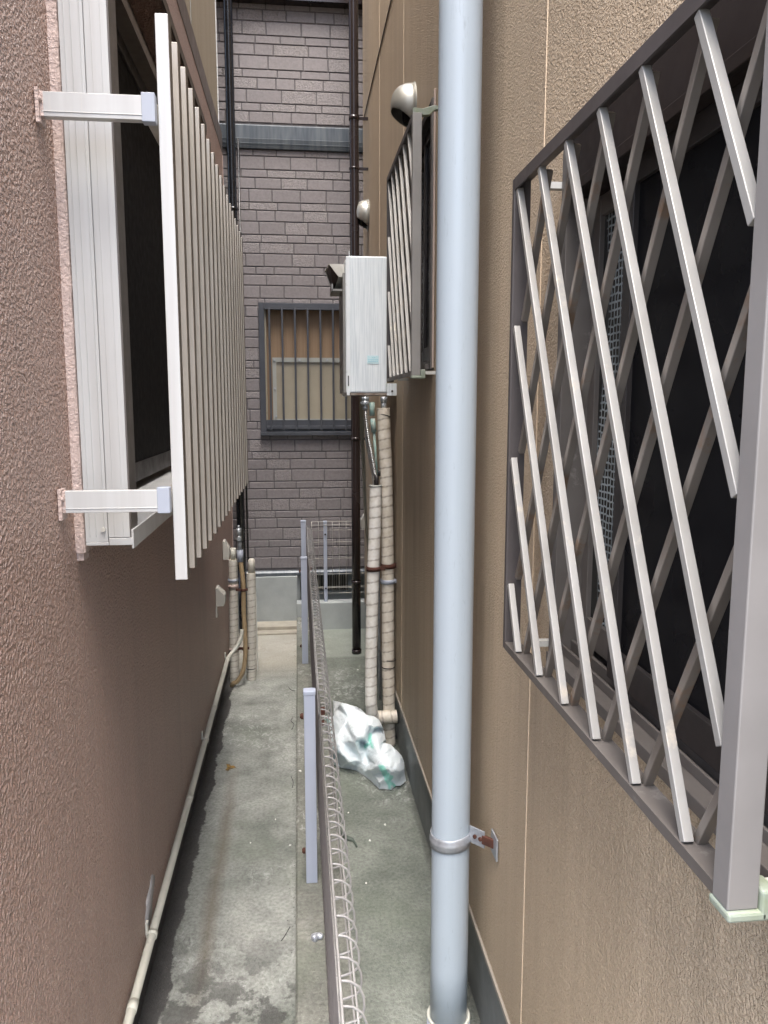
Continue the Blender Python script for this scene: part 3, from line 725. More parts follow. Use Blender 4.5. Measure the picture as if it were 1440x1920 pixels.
wrapped('lagging', [(.370, 3.39, 1.535), (.374, 3.39, 1.42), (.381, 3.39, 1.29), (.385, 3.39, 1.1), (.390, 3.39, .83), (.391, 3.39, .6), (.392, 3.39, .37), (.396, 3.39, .2), (.398, 3.39, .0)], .0275, .043, m_wrapc, R2, seed=11)
b = MB().ring((.390, 3.39, .838), (0, 0, 1), .0292, .0325, .021, 28); b.box(.415, .428, 3.386, 3.394, .828, .848); obj('strap', b, m_rust, R2)
b = MB().ring((.390, 3.39, .768), (0, 0, 1), .0292, .034, .018, 28); b.box(.415, .428, 3.38, 3.4, .762, .774); obj('clamp', b, m_tape, R2)
wrapped('tee_branch', [(.322, 3.365, .144), (.36, 3.36, .144), (.40, 3.358, .144), (.428, 3.358, .145)], .0295, .045, m_wrapc, R2, seed=5)
b = MB().ring((.392, 3.39, .37), (0, 0, 1), .0275, .0297, .004, 24); b.ring((.397, 3.39, .405), (.1, 0, 1), .0275, .0297, .003, 24); b.ring((.372, 3.39, 1.503), (.25, .1, 1), .0275, .0293, .004, 24); obj('wire_tie', b, m_dark, R2)
b = MB().tube([(.372, 3.392, 1.583), (.372, 3.392, 1.56)], .016, 6); b.tube([(.372, 3.392, 1.56), (.372, 3.392, 1.53)], .012, 12); obj('union_nut', b, m_valve, R2)
b = MB().tube([(.322, 3.40, 1.56), (.322, 3.40, 1.50)], .012, 10); b.tube([(.324, 3.40, 1.49), (.330, 3.40, 1.43)], .0115, 10); b.tube([(.330, 3.4, 1.43), (.345, 3.40, 1.22)], .006, 8)
obj('side_tube', b, m_greenp, R2)
T_ = thing('thin_pipe', (.358, 3.43, .2), 'thin dark tube standing in the gap between the pair of taped pipes', 'pipe')
obj('tube', MB().tube([(.352, 3.44, 1.2), (.357, 3.43, .2)], .006, 10), m_galv, T_)
b = MB()
for q, (dx, dy) in enumerate(((0, 0), (.009, .004), (.004, .012))):
    b.tube(smooth([(.303 + dx, 3.8 + dy, 1.62), (.305 + dx, 3.8 + dy, 1.45), (.314 + dx, 3.8 + dy, 1.25), (.324 + dx * .6, 3.8 + dy, 1.0), (.338 + dx * .3, 3.82 + dy, .86), (.350, 3.84 + dy, .70)], 8), .0045, 8)
o = obj('cable_bundle', b, m_cable); tag(o, 'bundle of olive grey cables hanging behind the taped pipes under the heater', 'cables')
b = MB().tube(smooth([(.318, 3.7, 1.60), (.322, 3.7, 1.42), (.335, 3.65, 1.3), (.345, 3.55, 1.2), (.349, 3.5, 1.0), (.352, 3.47, .8)], 8), .0085, 10)
tag(obj('white_hose', b, m_cover), 'white flexible hose curving behind the metal hose under the heater', 'hose')
# left group of pipes
L1 = thing('lagged_pipe', (-.37, 4.3, 0), 'taped pipe closest to the brown wall, behind the tan hose', 'lagged pipe')
wrapped('lagging', [(-.366, 4.3, .70), (-.369, 4.3, .5), (-.374, 4.3, .2), (-.376, 4.3, .0)], .0245, .034, m_wrapg, L1, seed=21)
b = MB().tube([(-.366, 4.3, .765), (-.366, 4.3, .70)], .016, 16); obj('pipe_end', b, m_cream, L1)
strap((-.369, 4.3), .0255, .585, m_tape, L1, None, .016); strap((-.369, 4.3), .026, .552, m_trim, L1, None, .022); strap((-.374, 4.3), .026, .19, m_trim, L1, None, .018)
L3 = thing('lagged_pipe', (-.28, 4.32, 0), 'pale taped pipe with torn lagging, outermost on the left path', 'lagged pipe')
wrapped('lagging', [(-.271, 4.32, .62), (-.272, 4.32, .5), (-.275, 4.32, .25), (-.284, 4.32, .0)], .0245, .036, m_wrapg, L3, seed=31)
b = MB().tube([(-.268, 4.32, .62), (-.267, 4.32, .69), (-.267, 4.32, .70)], [.020, .0195, .012], 18); obj('pipe_end', b, m_wrapg, L3)
b = MB(); vs = []; fs = []   # torn tape edge
for i in range(30):
    z_ = .05 + .46 * i / 29; off = .008 + .012 * abs(mnoise.noise(Vector((z_ * 22, 1, 1)))) * (1 if i % 7 else 0)
    vs += [(-.250, 4.318, z_), (-.249 + off * .6, 4.312 - off * .5, z_ + .004), (-.250, 4.321, z_)]
for i in range(29): fs += [(i * 3, i * 3 + 1, i * 3 + 4, i * 3 + 3), (i * 3 + 1, i * 3 + 2, i * 3 + 5, i * 3 + 4)]
b.add(vs, fs, False); obj('torn_tape', b, m_flake, L3)
b = MB().ring((-.283, 4.32, .068), (0, 0, 1), .0245, .0265, .004, 20); obj('wire_tie', b, m_dark, L3)
L2 = thing('hose', (-.33, 4.25, 0), 'tan water hose looping down from a grey valve on the left path', 'hose')
b = MB().tube(smooth([(-.323, 4.24, .72), (-.316, 4.235, .655), (-.309, 4.23, .565), (-.310, 4.23, .415), (-.305, 4.225, .264), (-.309, 4.215, .15), (-.325, 4.21, .08), (-.352, 4.21, .035), (-.378, 4.215, .018), (-.388, 4.23, -.01)], 14), .0125, 16, True, lambda i, a: 1 + .04 * math.sin(i * 1.9)); obj('tube', b, m_tan, L2)
b = MB().tube([(-.323, 4.24, .70), (-.3235, 4.24, .765)], .0175, 8); obj('sleeve', b, m_tape, L2)
b = MB().tube([(-.324, 4.24, .765), (-.325, 4.24, .81)], .0125, 8); b.tube([(-.325, 4.24, .812), (-.3255, 4.24, .842)], .0145, 6); b.tube([(-.3255, 4.24, .842), (-.326, 4.24, .885)], .0135, 8); b.tube([(-.327, 4.24, .885), (-.327, 4.24, .90)], .006, 8)
b.tube([(-.325, 4.225, .83), (-.325, 4.212, .83)], .011, 14); obj('valve', b, m_valve, L2)
for z_ in (.545, .212):
    b = MB().ring((-.309, 4.23, z_), (0, 0, 1), .0126, .0155, .014, 20); b.box(-.35, -.322, 4.232, 4.236, z_ - .007, z_ + .007); b.box(-.296, -.285, 4.232, 4.236, z_ - .007, z_ + .007); obj('strap', b, m_rust, L2)
L4 = thing('conduit', (-.385, 2.4, .2), 'cream plastic conduit running low along the foot of the brown wall', 'conduit')
b = MB().tube(smooth([(-.318, 4.17, .34), (-.322, 4.16, .30), (-.345, 4.14, .252), (-.375, 4.11, .222), (-.385, 4.03, .222)], 8) + [Vector((-.385, y, .222)) for y in (3.5, 3.0, 2.5, 2.0, 1.5, 1.0, .66)], .0105, 16); obj('tube', b, m_cream, L4)
for y in (4.03, 3.02, 1.86, .8):
    b = MB().ring((-.385, y, .222), (0, 1, 0), .0107, .0132, .016, 20); b.box(-.3995, -.394, y - .008, y + .008, .228, .258); obj('saddle', b, m_cream, L4)
for y in (3.36, 2.55, 1.62): obj('coupler', MB().ring((-.385, y, .222), (0, 1, 0), .0106, .0118, .03, 20), m_cream, L4)

# ------------------------------------------------------------ water heater
HT = thing('water_heater', (.32, 3.54, 1.585), 'white wall mounted gas water heater with a side exhaust', 'water heater')
b = MB().box(.225, .385, 3.38, 3.70, 1.60, 2.168); obj('casing', b, m_white, HT, bevel=.006)
b = MB().box(.2115, .2245, 3.378, 3.702, 1.588, 2.166); b.box(.2085, .2112, 3.379, 3.701, 1.60, 2.15); obj('front_cover', b, [m_whitel], HT, bevel=.003)
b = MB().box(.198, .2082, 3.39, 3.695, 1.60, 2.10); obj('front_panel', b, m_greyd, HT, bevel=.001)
b = MB().box(.2235, .2265, 3.3775, 3.379, 1.60, 2.187); obj('seam_strip', b, m_whitel, HT)
b = MB().box(.2165, .2205, 3.3755, 3.3778, 1.628, 1.672); obj('slot', b, m_void, HT, bevel=.0005)
obj('mounting_bracket', MB().box(.3855, .4285, 3.69, 3.7, 2.14, 2.19), m_white, HT)
b = MB().box(.3855, .428, 3.385, 3.39, 1.588, 1.64); b.box(.3855, .428, 3.3895, 3.70, 1.60, 1.62); mt = obj('mounting_bracket', b, m_white, HT, bevel=.001)
obj('screw', MB().tube([(.408, 3.3848, 1.607), (.408, 3.381, 1.607)], .0045, 10), m_dark, mt)
b = MB().box(.228, .384, 3.382, 3.70, 1.590, 1.5995); obj('base_tray', b, M('rust edged tray', (.30, .27, .23), (.12, .07, .045), 30, rough=.6), HT)
b = MB().box(.299, .349, 3.3782, 3.3798, 1.723, 1.757); st_ = obj('sticker', b, m_sticker, HT)
b = MB()
for i, z_ in enumerate((1.749, 1.741, 1.733)):
    for j in range(5 if i else 2): b.box(.304 + j * .0088 + (.016 if i == 0 else 0), .310 + j * .0088 + (.016 if i == 0 else 0), 3.3774, 3.3781, z_ - .0018, z_ + .0018)
obj('print', b, M('faint blue print', (.38, .66, .74), rough=.4), st_)
# exhaust: short duct whose open mouth is turned towards the alley and slopes back underneath
b = MB()
A = [(.139, 3.44, 2.145), (.207, 3.44, 2.145), (.207, 3.44, 2.092), (.178, 3.44, 2.092)]
b.add([(.142, 3.42, 2.140), (.2075, 3.42, 2.140), (.2075, 3.42, 2.088), (.182, 3.42, 2.088), (.130, 3.60, 2.140), (.2075, 3.60, 2.140), (.2075, 3.60, 2.040), (.165, 3.60, 2.040)],
      [(0, 3, 2, 1), (0, 1, 5, 4), (4, 5, 6, 7), (1, 2, 6, 5), (2, 3, 7, 6)], False)
ex = obj('exhaust', b, M('cream exhaust metal', (.62, .60, .55), (.48, .45, .39), 20, rough=.4), HT)
so = ex.modifiers.new('thick', 'SOLIDIFY'); so.thickness = .002
b = MB(); b.add([(.146, 3.424, 2.136), (.185, 3.424, 2.092), (.169, 3.596, 2.044), (.136, 3.596, 2.136)], [(0, 1, 2, 3)], False); obj('mouth', b, m_dark, ex)
b = MB().box(.155, .2078, 3.425, 3.60, 2.03, 2.0385); b.box(.152, .158, 3.425, 3.6, 2.03, 2.06); obj('lip', b, m_greyd, ex)

# ------------------------------------------------------------ vent hoods
def hood(y, z, r, label):
    T = thing('vent_hood', (.43, y, z), label, 'vent hood', 'steel vent hoods on the tan wall')
    b = MB().ring((.4275, y, z), (1, 0, 0), r * .3, r * 1.06, .004, 40); obj('flange', b, m_aluS, T)
    import bmesh
    bm = bmesh.new(); nA, nB = 44, 14; prot = .078; rows_ = []
    for k_ in range(nB):
        ph = (math.pi / 2) * k_ / nB; cx = (math.sin(ph) ** .9) * prot; rr = r * math.cos(ph) ** .75
        rows_.append([bm.verts.new((-cx - .004, rr * math.cos(2 * math.pi * j / nA), rr * math.sin(2 * math.pi * j / nA))) for j in range(nA)])
    tip = bm.verts.new((-prot - .0045, 0, 0))
    for k_ in range(nB - 1):
        for j in range(nA): bm.faces.new((rows_[k_][j], rows_[k_][(j + 1) % nA], rows_[k_ + 1][(j + 1) % nA], rows_[k_ + 1][j]))
    for j in range(nA): bm.faces.new((rows_[-1][j], rows_[-1][(j + 1) % nA], tip))
    nrm = Vector((-.62, 0, -.95)).normalized()
    bmesh.ops.bisect_plane(bm, geom=bm.verts[:] + bm.edges[:] + bm.faces[:], plane_co=Vector((-.047, 0, -r * .50)), plane_no=nrm, clear_outer=True)
    me = bpy.data.meshes.new('dome'); bm.to_mesh(me); bm.free(); me.materials.append(m_aluS); me.materials.append(m_void)
    me.polygons.foreach_set('use_smooth', [True] * len(me.polygons))
    o = bpy.data.objects.new('dome', me); C.objects.link(o); o.parent = T; LOC[o.name] = Vector(T.location)
    s_ = o.modifiers.new('thick', 'SOLIDIFY'); s_.thickness = .0015; s_.offset = 0
    b = MB().tube([(.425, y, z), (.395, y, z)], r * .72, 24); obj('duct', b, m_void, T)
hood(2.93, 2.605, .074, 'round steel vent hood directly above the far lattice grille')
hood(4.75, 2.65, .084, 'round steel vent hood beside the brown downpipe above the heater')
# wall covers
def cover(x, s, y, z, hh, dd, label, slope=.4):
    T = thing('wall_cover', (x, y, z), label, 'wall cover', 'small pale plastic covers on the house walls')
    b = MB().prism([(x + s * .0015, z - hh), (x + s * dd * .85, z - hh), (x + s * dd, z - hh * .6), (x + s * dd, z + hh * .2), (x + s * .010, z + hh), (x + s * .0015, z + hh)], 1, y - .035, y + .035)
    obj('cover', b, m_cover, T, bevel=.003); return T
cover(-.40, 1, 4.10, .795, .05, .036, 'pale plastic cover on the brown wall beside the valve')
T = cover(-.40, 1, 3.70, .645, .045, .045, 'pale plastic hood on the brown wall below the other cover and above the conduit')
obj('tail', MB().box(-.3985, -.392, 3.655, 3.665, .55, .60), m_cover, T)
cover(.43, -1, 5.0, .80, .045, .035, 'pale plastic cover on the tan wall behind the taped pipes')
# thin cable over the tan wall
b = MB().tube([(.374, 4.72, 3.178), (.427, 5.03, 3.27), (.4275, 5.0, 3.272), (.4275, 4.3, 3.275), (.4275, 3.59, 3.277), (.4275, 1.2, 3.28)], .0026, 8)
tag(obj('cable', b, m_black), 'thin black cable slanting across the top of the tan wall', 'cable')

# ============================================================ MESH FENCES
F1 = thing('mesh_fence', (.045, 2.5, .1), 'low beige wire mesh fence with looped top running along the kerb', 'fence')
def fpost(F, x, y, z0, z1, w_=.034, d_=.03, rusty=True):
    b = MB().box(x - w_ / 2, x + w_ / 2, y - d_ / 2, y + d_ / 2, z0, z1 - .006)
    p_ = obj('post', b, m_fence, F, bevel=.002)
    b = MB().box(x - w_ / 2 - .0015, x + w_ / 2 + .0015, y - d_ / 2 - .0015, y + d_ / 2 + .0015, z1 - .014, z1); obj('cap', b, m_fence, p_, bevel=.003)
    return p_
for y in (.18, 2.232, 4.282):
    p_ = fpost(F1, .0225, y, .1, .712)
    for z_ in (.63, .20):
        b = MB().tube([(.004, y, z_), (-.006, y, z_)], .0065, 10); b.tube([(.004, y, z_), (-.003, y, z_)], .009, 10); obj('bolt', b, m_rust, p_)
    b = MB().box(.053, .068, y - .012, y + .012, .635, .652); b.box(.053, .066, y - .012, y + .012, .60, .615); obj('clamp', b, m_rust, p_, bevel=.002)
fpost(F1, .028, 5.31, .19, .765)
xm = .0500; zt = .700; zb_ = .26
def mesh_run(y0, y1, rise=0.0):
    L = y1 - y0; nn_ = int(L / .05)
    b = MB()
    for i in range(nn_ + 1):
        y = y0 + i * .05
        b.tube([(xm, y, zb_ + rise), (xm, y, zt - .074 + rise)], .00175, 6, False)
    b2 = MB()
    for i in range(nn_ + 1):
        y = y0 + i * .05; pr_ = [(0, -.074), (.012, -.071), (.025, -.067), (.0335, -.060), (.0365, -.046), (.0355, -.029), (.029, -.012), (.016, -.002), (.006, 0.0), (0, 0)]
        b2.tube([(xm + a, y, zt + c_ + rise) for a, c_ in pr_], .0020, 8)
    for (dx, dz, rr) in ((0, .0022, .0022), (.0225, -.0100, .0018), (0, -.074, .0018), (.0220, -.0690, .0018)):
        b2.tube([(xm + dx, y0 - .004, zt + dz + rise), (xm + dx, y1, zt + dz + rise)], rr, 8)
    b.tube([(xm - .001, y0 - .004, zb_ + rise), (xm - .001, y1, zb_ + rise)], .002, 6); 
    for z_ in (.31, .36, .42, .48, .54, .59): b.tube([(xm + .0025, y0 - .004, z_ + rise), (xm + .0025, y1, z_ + rise)], .0018, 6)
    obj('mesh_panel', b, m_wireb, F1); obj('looped_top', b2, m_wire, F1)
mesh_run(.205, 2.21); mesh_run(2.255, 4.26); mesh_run(4.305, 5.27, .03)
F2 = thing('mesh_fence', (.3, 5.32, .19), 'pale square wire mesh fence standing across the far end of the right path', 'fence')
fpost(F2, .177, 5.315, .191, .757, .024, .02)
fpost(F2, 1.0, 5.315, .191, .757, .024, .02)
for z_ in (.665, .285):
    obj('bolt', MB().tube([(.177, 5.304, z_), (.177, 5.299, z_)], .0065, 10), m_dark, F2)
b = MB(); ym = 5.332
for i in range(24):
    x = .084 + .0475 * i
    b.tube([(x, ym, .245), (x, ym, .725), (x, ym - .012, .748), (x, ym - .028, .735), (x, ym - .03, .705), (x, ym, .690)], .0017, 6)
for (dy, z_) in ((-.012, .751), (-.029, .730), (0, .690), (-.002, .607), (-.002, .491), (-.002, .381), (-.002, .29), (-.002, .283), (-.002, .245)):
    b.tube([(.080, ym + dy, z_), (1.18, ym + dy, z_)], .0019, 6)
obj('mesh_panel', b, m_wirel, F2)

# ============================================================ PLASTIC BAG
# (cloth s, cloth t, x, y, z): the flattened sheet and where its folds lie in the heap
rim = [(2.85, 3.50, 0.141, 3.443, 0.2), (3.95, 3.75, 0.178, 3.363, 0.22), (5.40, 4.15, 0.228, 3.319, 0.22), (6.25, 4.50, 0.256, 3.283, 0.22), (7.00, 5.25, 0.281, 3.26, 0.2), (7.90, 5.40, 0.314, 3.267, 0.19), (8.60, 5.90, 0.339, 3.267, 0.17), (9.05, 6.90, 0.351, 3.224, 0.15), (9.40, 8.40, 0.362, 3.209, 0.1), (9.05, 8.65, 0.345, 3.168, 0.11), (10.00, 8.90, 0.373, 3.122, 0.12), (10.75, 9.60, 0.394, 3.086, 0.11), (11.35, 10.30, 0.413, 3.073, 0.09), (11.65, 11.10, 0.421, 3.053, 0.07), (11.72, 12.50, 0.418, 3.012, 0.04), (11.90, 13.40, 0.423, 3.004, 0.012), (11.20, 13.95, 0.396, 2.976, 0.008), (10.60, 14.00, 0.375, 2.975, 0.008), (10.10, 14.45, 0.356, 2.954, 0.004), (8.60, 14.40, 0.307, 2.963, 0.004), (8.00, 13.40, 0.291, 3.002, 0.02), (7.65, 12.70, 0.282, 3.033, 0.03), (6.70, 12.30, 0.255, 3.086, 0.02), (5.70, 11.80, 0.224, 3.136, 0.015), (4.80, 11.65, 0.194, 3.157, 0.012), (4.00, 11.75, 0.167, 3.167, 0.005), (3.50, 11.50, 0.15, 3.178, 0.01), (3.45, 11.00, 0.148, 3.175, 0.03), (2.50, 9.85, 0.117, 3.227, 0.05), (2.25, 8.00, 0.112, 3.316, 0.08), (1.60, 7.60, 0.092, 3.422, 0.05), (1.10, 6.60, 0.076, 3.539, 0.04), (1.30, 5.60, 0.085, 3.588, 0.06), (2.15, 5.35, 0.114, 3.463, 0.12), (2.85, 5.55, 0.138, 3.393, 0.14), (3.35, 4.50, 0.158, 3.418, 0.17)]
fold = [(4.00, 3.95, 0.176, 3.306, 0.235), (6.50, 6.15, 0.253, 3.135, 0.22), (5.60, 7.40, 0.218, 3.081, 0.2), (3.80, 9.70, 0.157, 3.105, 0.11), (2.90, 8.30, 0.131, 3.198, 0.12), (4.80, 5.60, 0.2, 3.225, 0.205), (7.20, 6.20, 0.277, 3.14, 0.215), (7.70, 7.70, 0.299, 3.184, 0.14), (5.55, 8.20, 0.215, 3.073, 0.175), (6.00, 9.60, 0.231, 3.082, 0.12), (5.20, 10.10, 0.208, 3.143, 0.075), (7.40, 11.30, 0.28, 3.096, 0.05), (7.60, 11.80, 0.277, 2.987, 0.085), (7.30, 9.50, 0.28, 3.139, 0.095), (8.50, 8.60, 0.312, 3.042, 0.17), (9.50, 9.30, 0.343, 3.017, 0.155), (8.70, 10.00, 0.311, 2.967, 0.155), (9.60, 11.10, 0.335, 2.916, 0.14), (10.60, 10.40, 0.376, 2.984, 0.13), (11.00, 12.00, 0.383, 2.93, 0.1), (9.00, 12.00, 0.316, 2.917, 0.11), (8.30, 11.30, 0.296, 2.948, 0.12), (9.60, 13.10, 0.338, 2.939, 0.06), (8.50, 13.50, 0.301, 2.935, 0.05), (10.90, 13.10, 0.383, 2.954, 0.05), (4.80, 10.80, 0.19, 3.091, 0.075), (6.40, 11.00, 0.246, 3.101, 0.06), (4.10, 8.60, 0.169, 3.136, 0.135), (6.80, 8.00, 0.258, 3.073, 0.18), (6.40, 9.00, 0.254, 3.205, 0.085), (7.90, 6.40, 0.302, 3.144, 0.205), (8.50, 7.20, 0.336, 3.269, 0.12), (5.60, 4.80, 0.234, 3.306, 0.2), (4.50, 7.00, 0.188, 3.21, 0.16), (3.50, 7.00, 0.153, 3.214, 0.16), (10.00, 10.10, 0.362, 3.03, 0.12), (10.10, 12.00, 0.35, 2.903, 0.115), (9.30, 12.60, 0.329, 2.944, 0.075), (7.00, 10.10, 0.269, 3.126, 0.08), (4.20, 6.20, 0.178, 3.21, 0.19)]
stroke = [[(8.70, 11.50), (9.10, 12.60), (9.50, 13.30), (9.85, 14.20)], [(9.05, 11.60), (9.40, 12.50), (10.10, 13.00), (9.60, 13.40), (10.50, 14.10)], [(9.30, 12.9), (9.9, 12.85)], [(7.25, 9.30), (6.95, 9.60)], [(7.50, 8.80), (7.80, 9.40)], [(7.45, 7.9), (7.5, 8.8)], [(2.15, 5.60), (2.40, 6.10)]]
def sdist(x, y, P):
    best = 9
    for (ax, ay), (bx, by) in zip(P, P[1:]):
        L2 = (bx - ax) ** 2 + (by - ay) ** 2; t_ = max(0, min(1, ((x - ax) * (bx - ax) + (y - ay) * (by - ay)) / L2))
        best = min(best, math.hypot(x - ax - t_ * (bx - ax), y - ay - t_ * (by - ay)))
    return best
ctl = rim + fold
res = delaunay_2d_cdt([Vector(c_[:2]) for c_ in ctl], [(i, (i + 1) % len(rim)) for i in range(len(rim))], [], 1, 1e-6)
K = 14; index = {}; verts = []; faces = []; att = []; st = []
P3_ = [Vector(c_[2:]) for c_ in ctl]
near_ = {i: set() for i in range(len(ctl))}
for f_ in res[2]:
    for q in f_: near_[q] |= set(f_) - {q}
P3_ = [p_ if i < len(rim) else Vector((p_.x, p_.y, p_.z + .38 * (sum(P3_[j].z for j in near_[i]) / len(near_[i]) - p_.z))) for i, p_ in enumerate(P3_)]
# vertex normals of the coarse folds give a soft swell between creases (PN-like bulge)
nrm_ = [Vector((0, 0, 0)) for _ in ctl]
for f_ in res[2]:
    a, c_, e = (P3_[q] for q in f_); n3 = (c_ - a).cross(e - a)
    if n3.length: n3.normalize()
    if n3.z < 0: n3 = -n3
    for q in f_: nrm_[q] += n3
nrm_ = [q.normalized() if q.length else Vector((0, 0, 1)) for q in nrm_]
def vert(f_, i, j, k_):
    wts = {f_[0]: i, f_[1]: j, f_[2]: k_}; key = tuple(sorted((a, b_) for a, b_ in wts.items() if b_))
    if key in index: return index[key]
    p_ = Vector((0, 0, 0)); s_ = t__ = 0; nn_ = Vector((0, 0, 0))
    for a, b_ in key:
        p_ += P3_[a] * (b_ / K); s_ += ctl[a][0] * b_ / K; t__ += ctl[a][1] * b_ / K; nn_ += nrm_[a] * (b_ / K)
    nn_.normalize(); w3 = i * j * k_ / (K ** 3) * 27
    d1 = mnoise.noise(p_ * 30 + Vector((3, 1, 0))); d2 = mnoise.noise(p_ * 75)
    on = all(a < len(rim) for a, _ in key) and len(key) < 3
    q_ = p_ + nn_ * (((.008 * w3) + .005 * (.35 - abs(d1)) + .0025 * (.3 - abs(d2))) * (0.25 if on else 1))
    q_.z = max(.0025, q_.z); index[key] = len(verts); verts.append(q_); st.append((s_, t__))
    sd_ = min(sdist(s_, t__, z_) for z_ in stroke); g_ = 1 if sd_ < .17 else (.4 if sd_ < .26 else 0)
    att.append((g_, g_, g_, 1)); return index[key]
for f_ in res[2]:
    for i in range(K):
        for j in range(K - i):
            k_ = K - i - j
            a = vert(f_, k_, i, j); c_ = vert(f_, k_ - 1, i + 1, j); e = vert(f_, k_ - 1, i, j + 1); faces.append((a, c_, e))
            if j < K - i - 1:
                g_ = vert(f_, k_ - 2, i + 1, j + 1); faces.append((c_, g_, e))
nb_ = [set() for _ in verts]
for a, c_, e in faces: nb_[a] |= {c_, e}; nb_[c_] |= {a, e}; nb_[e] |= {a, c_}
fix = {index[k_] for k_ in index if len(k_) < 3 and all(a < len(rim) for a, _ in k_)}
for it in range(12):
    verts = [q if i in fix else q.lerp(sum((verts[j] for j in nb_[i]), Vector((0, 0, 0))) / len(nb_[i]), .6) for i, q in enumerate(verts)]
b = MB(); b.add(verts, faces, True)
ring_ = []
for i in range(len(rim)):
    a, c_ = i, (i + 1) % len(rim)
    for q in range(K):
        key = tuple(sorted((x_, y_) for x_, y_ in ((a, K - q), (c_, q)) if y_))
        ring_.append(index[key])
o0 = len(b.v); cen = sum((verts[i] for i in ring_), Vector((0, 0, 0))) / len(ring_)
for i in ring_:
    q = verts[i].lerp(Vector((cen.x, cen.y, verts[i].z)), .06); b.v.append(Vector((q.x, q.y, .001))); att.append((0, 0, 0, 1))
for i in range(len(ring_)):
    j = (i + 1) % len(ring_); b.f.append([ring_[i], o0 + i, o0 + j, ring_[j]]); b.m.append(0); b.sm.append(True)
b.att = ('print', att)
m_bag, t, bb = newmat('thin white plastic'); at = N(t, 'ShaderNodeAttribute'); at.attribute_name = 'print'
vv = posnode(t); col = mix(t, noise(t, vv, 9, 3), (.72, .81, .84), (.80, .86, .885)); col = mix(t, mth(t, 'MULTIPLY', at.outputs['Fac'], .8), col, (.26, .72, .60)); t.links.new(col, bb.inputs['Base Color'])
bb.inputs['Roughness'].default_value = .5; bb.inputs['Specular IOR Level'].default_value = .3; bb.inputs['Subsurface Weight'].default_value = .75; bb.inputs['Subsurface Radius'].default_value = (1, 1, 1); bb.inputs['Subsurface Scale'].default_value = .03; bump(t, bb, noise(t, vv, 38, 4, .5, 1.2), .007)
tag(obj('plastic_bag', b, m_bag), 'crumpled white plastic bag with green print slumped under the taped pipes', 'bag')

# ============================================================ LITTER
def flake(x, y, z, s_, label):
    b = MB(); n_ = 7; vs = [(x + s_ * (1 + .5 * random.uniform(-1, 1)) * math.cos(6.28 * i / n_), y + 1.5 * s_ * (1 + .5 * random.uniform(-1, 1)) * math.sin(6.28 * i / n_), z + .001 + random.random() * .002) for i in range(n_)]
    b.add(vs + [(v_[0], v_[1], z + .0004) for v_ in vs], [tuple(range(n_)), tuple(range(n_, 2 * n_))[::-1]] + [(i, n_ + i, n_ + (i + 1) % n_, (i + 1) % n_) for i in range(n_)])
    o = obj('paint_flake', b, m_flake); tag(o, label, 'flake', 'white paint flakes on the concrete')
for (x, y, s_, l) in ((.139, 2.84, .0035, 'tiny white flake on the right path just below the bag'), (.301, 2.70, .0055, 'white flake on the right path nearest the pipe clamp'),
                      (.235, 2.60, .0050, 'white flake lying left of the one nearest the pipe clamp'), (.17, 2.80, .004, 'tiny white flake between the fence and the bag edge'),
                      (.33, 4.42, .006, 'white flake on the right path behind the taped pipes'), (.20, 2.35, .003, 'thin white flake midway along the right path')):
    flake(x, y, 0, s_ * .8, l)
for (x, y, s_, l) in ((-.105, 2.78, .0035, 'thin white flake in the middle of the left path'), (-.05, 2.60, .0045, 'white flake on the left path against the kerb'), (-.19, 2.63, .003, 'tiny white flake alone on the pale left path')):
    flake(x, y, 0, s_ * .8, l)
flake(-.010, 2.96, .1, .005, 'white flake on top of the kerb by the fence post')
def twig(pts, label):
    tag(obj('twig', MB().tube(smooth(pts, 5), .0012, 5), m_twig), label, 'twig', 'dark twigs along the kerb')
twig([(-.045, 3.75, .002), (-.055, 3.70, .003), (-.04, 3.66, .002), (-.05, 3.60, .002)], 'dark forked twig by the kerb beyond the near fence post')
twig([(-.05, 3.12, .002), (-.04, 3.06, .004), (-.045, 3.02, .002)], 'small dark twig by the kerb level with the leaf')
twig([(-.075, 4.18, .002), (-.055, 4.12, .003), (-.035, 4.11, .002)], 'dark twig on the left path near the taped pipes')
twig([(-.045, 2.16, .002), (-.06, 2.12, .003), (-.07, 2.10, .002)], 'short dark twig by the kerb nearest the camera')
b = MB(); vs = []
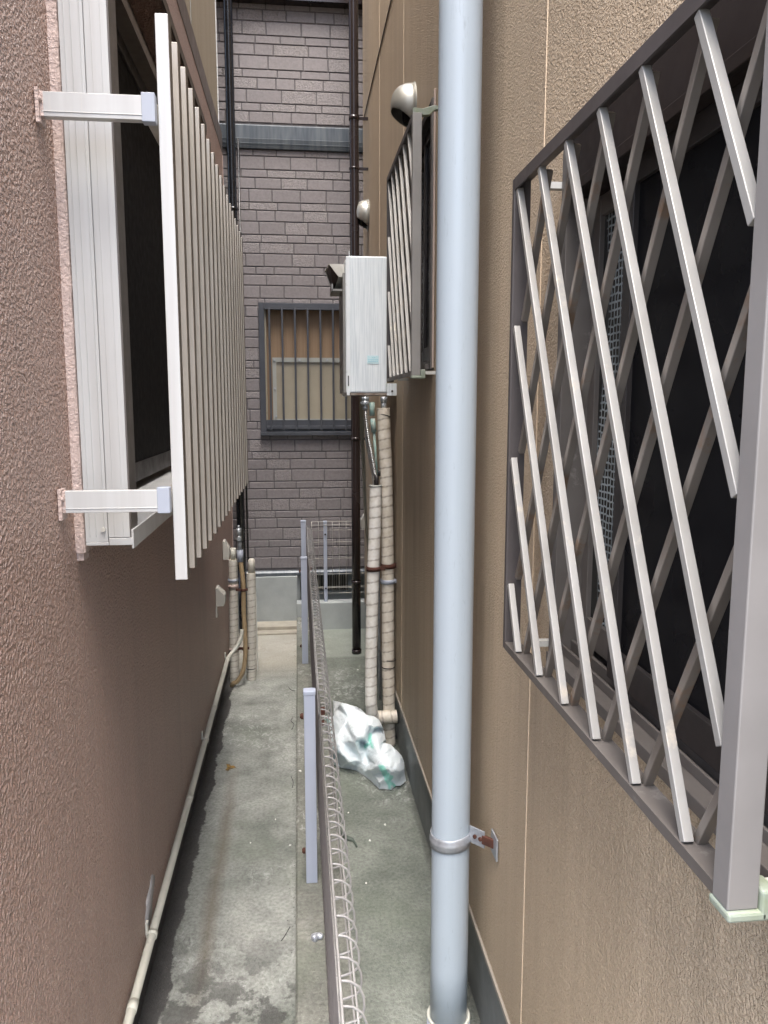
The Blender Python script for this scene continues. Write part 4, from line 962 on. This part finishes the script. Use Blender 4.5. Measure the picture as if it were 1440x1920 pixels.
for i in range(11):
    a = 6.28 * i / 11; rr = .018 * (1 + .55 * math.cos(3 * a)) ; vs.append((-.312 + rr * math.cos(a), 3.225 + 1.4 * rr * math.sin(a), .003 + .004 * abs(math.sin(a * 2))))
b.add(vs + [(-.312, 3.225, .003)], [(i, (i + 1) % 11, 11) for i in range(11)]); o = obj('dead_leaf', b, m_leaf); tag(o, 'ochre and brown dead leaf lying on the left path', 'leaf')
so = o.modifiers.new('t', 'SOLIDIFY'); so.thickness = .0006
b = MB().tube(smooth([(.125, 2.68, .004), (.150, 2.62, .008), (.175, 2.60, .004), (.185, 2.56, .003)], 6), [.006] * 6 + [.008] * 6 + [.004] * 6 + [.003], 7)
tag(obj('debris', b, m_algae), 'dark green scrap of debris on the right path near the fence', 'debris')
b = MB().tube(smooth([(.018, 1.955, .106), (.034, 1.965, .109), (.047, 1.96, .106)], 5), [.006, .010, .012, .011, .010, .009, .009, .009, .008, .008, .004], 8)
tag(obj('crumpled_wrapper', b, M('silver foil', (.6, .62, .66), (.3, .32, .36), 90, rough=.3, metal=.4)), 'small crumpled silver wrapper on the kerb under the fence', 'wrapper')

# grit gathered along the wall foot and the kerb: nobody could count it
b = MB(); rg = random.Random(4)
for i in range(1500):
    q = rg.random()
    if q < .45: x, y = -.385 + abs(rg.gauss(0, .022)), rg.uniform(1.5, 4.9)
    elif q < .7: x, y = -.031 - abs(rg.gauss(0, .010)), rg.uniform(1.5, 5.1)
    else: x, y = .434 - abs(rg.gauss(0, .018)), rg.uniform(1.5, 5.1)
    z = 0; s_ = rg.uniform(.0007, .0022); a = rg.random() * 3
    vs = [(x + s_ * math.cos(a + k_ * 2.1) * rg.uniform(.7, 1.3), y + s_ * math.sin(a + k_ * 2.1) * rg.uniform(.7, 1.6), z) for k_ in range(3)] + [(x, y, z + s_ * rg.uniform(.5, 1))]
    b.add(vs, [(0, 1, 3), (1, 2, 3), (2, 0, 3)], False)
tag(obj('grit', b, M('dark grit', (.05, .05, .045), (.16, .155, .14), 200, rough=.8), origin=(0, 0, 0)), 'fine dark grit gathered along the wall feet and the kerb', 'grit', kind='stuff')
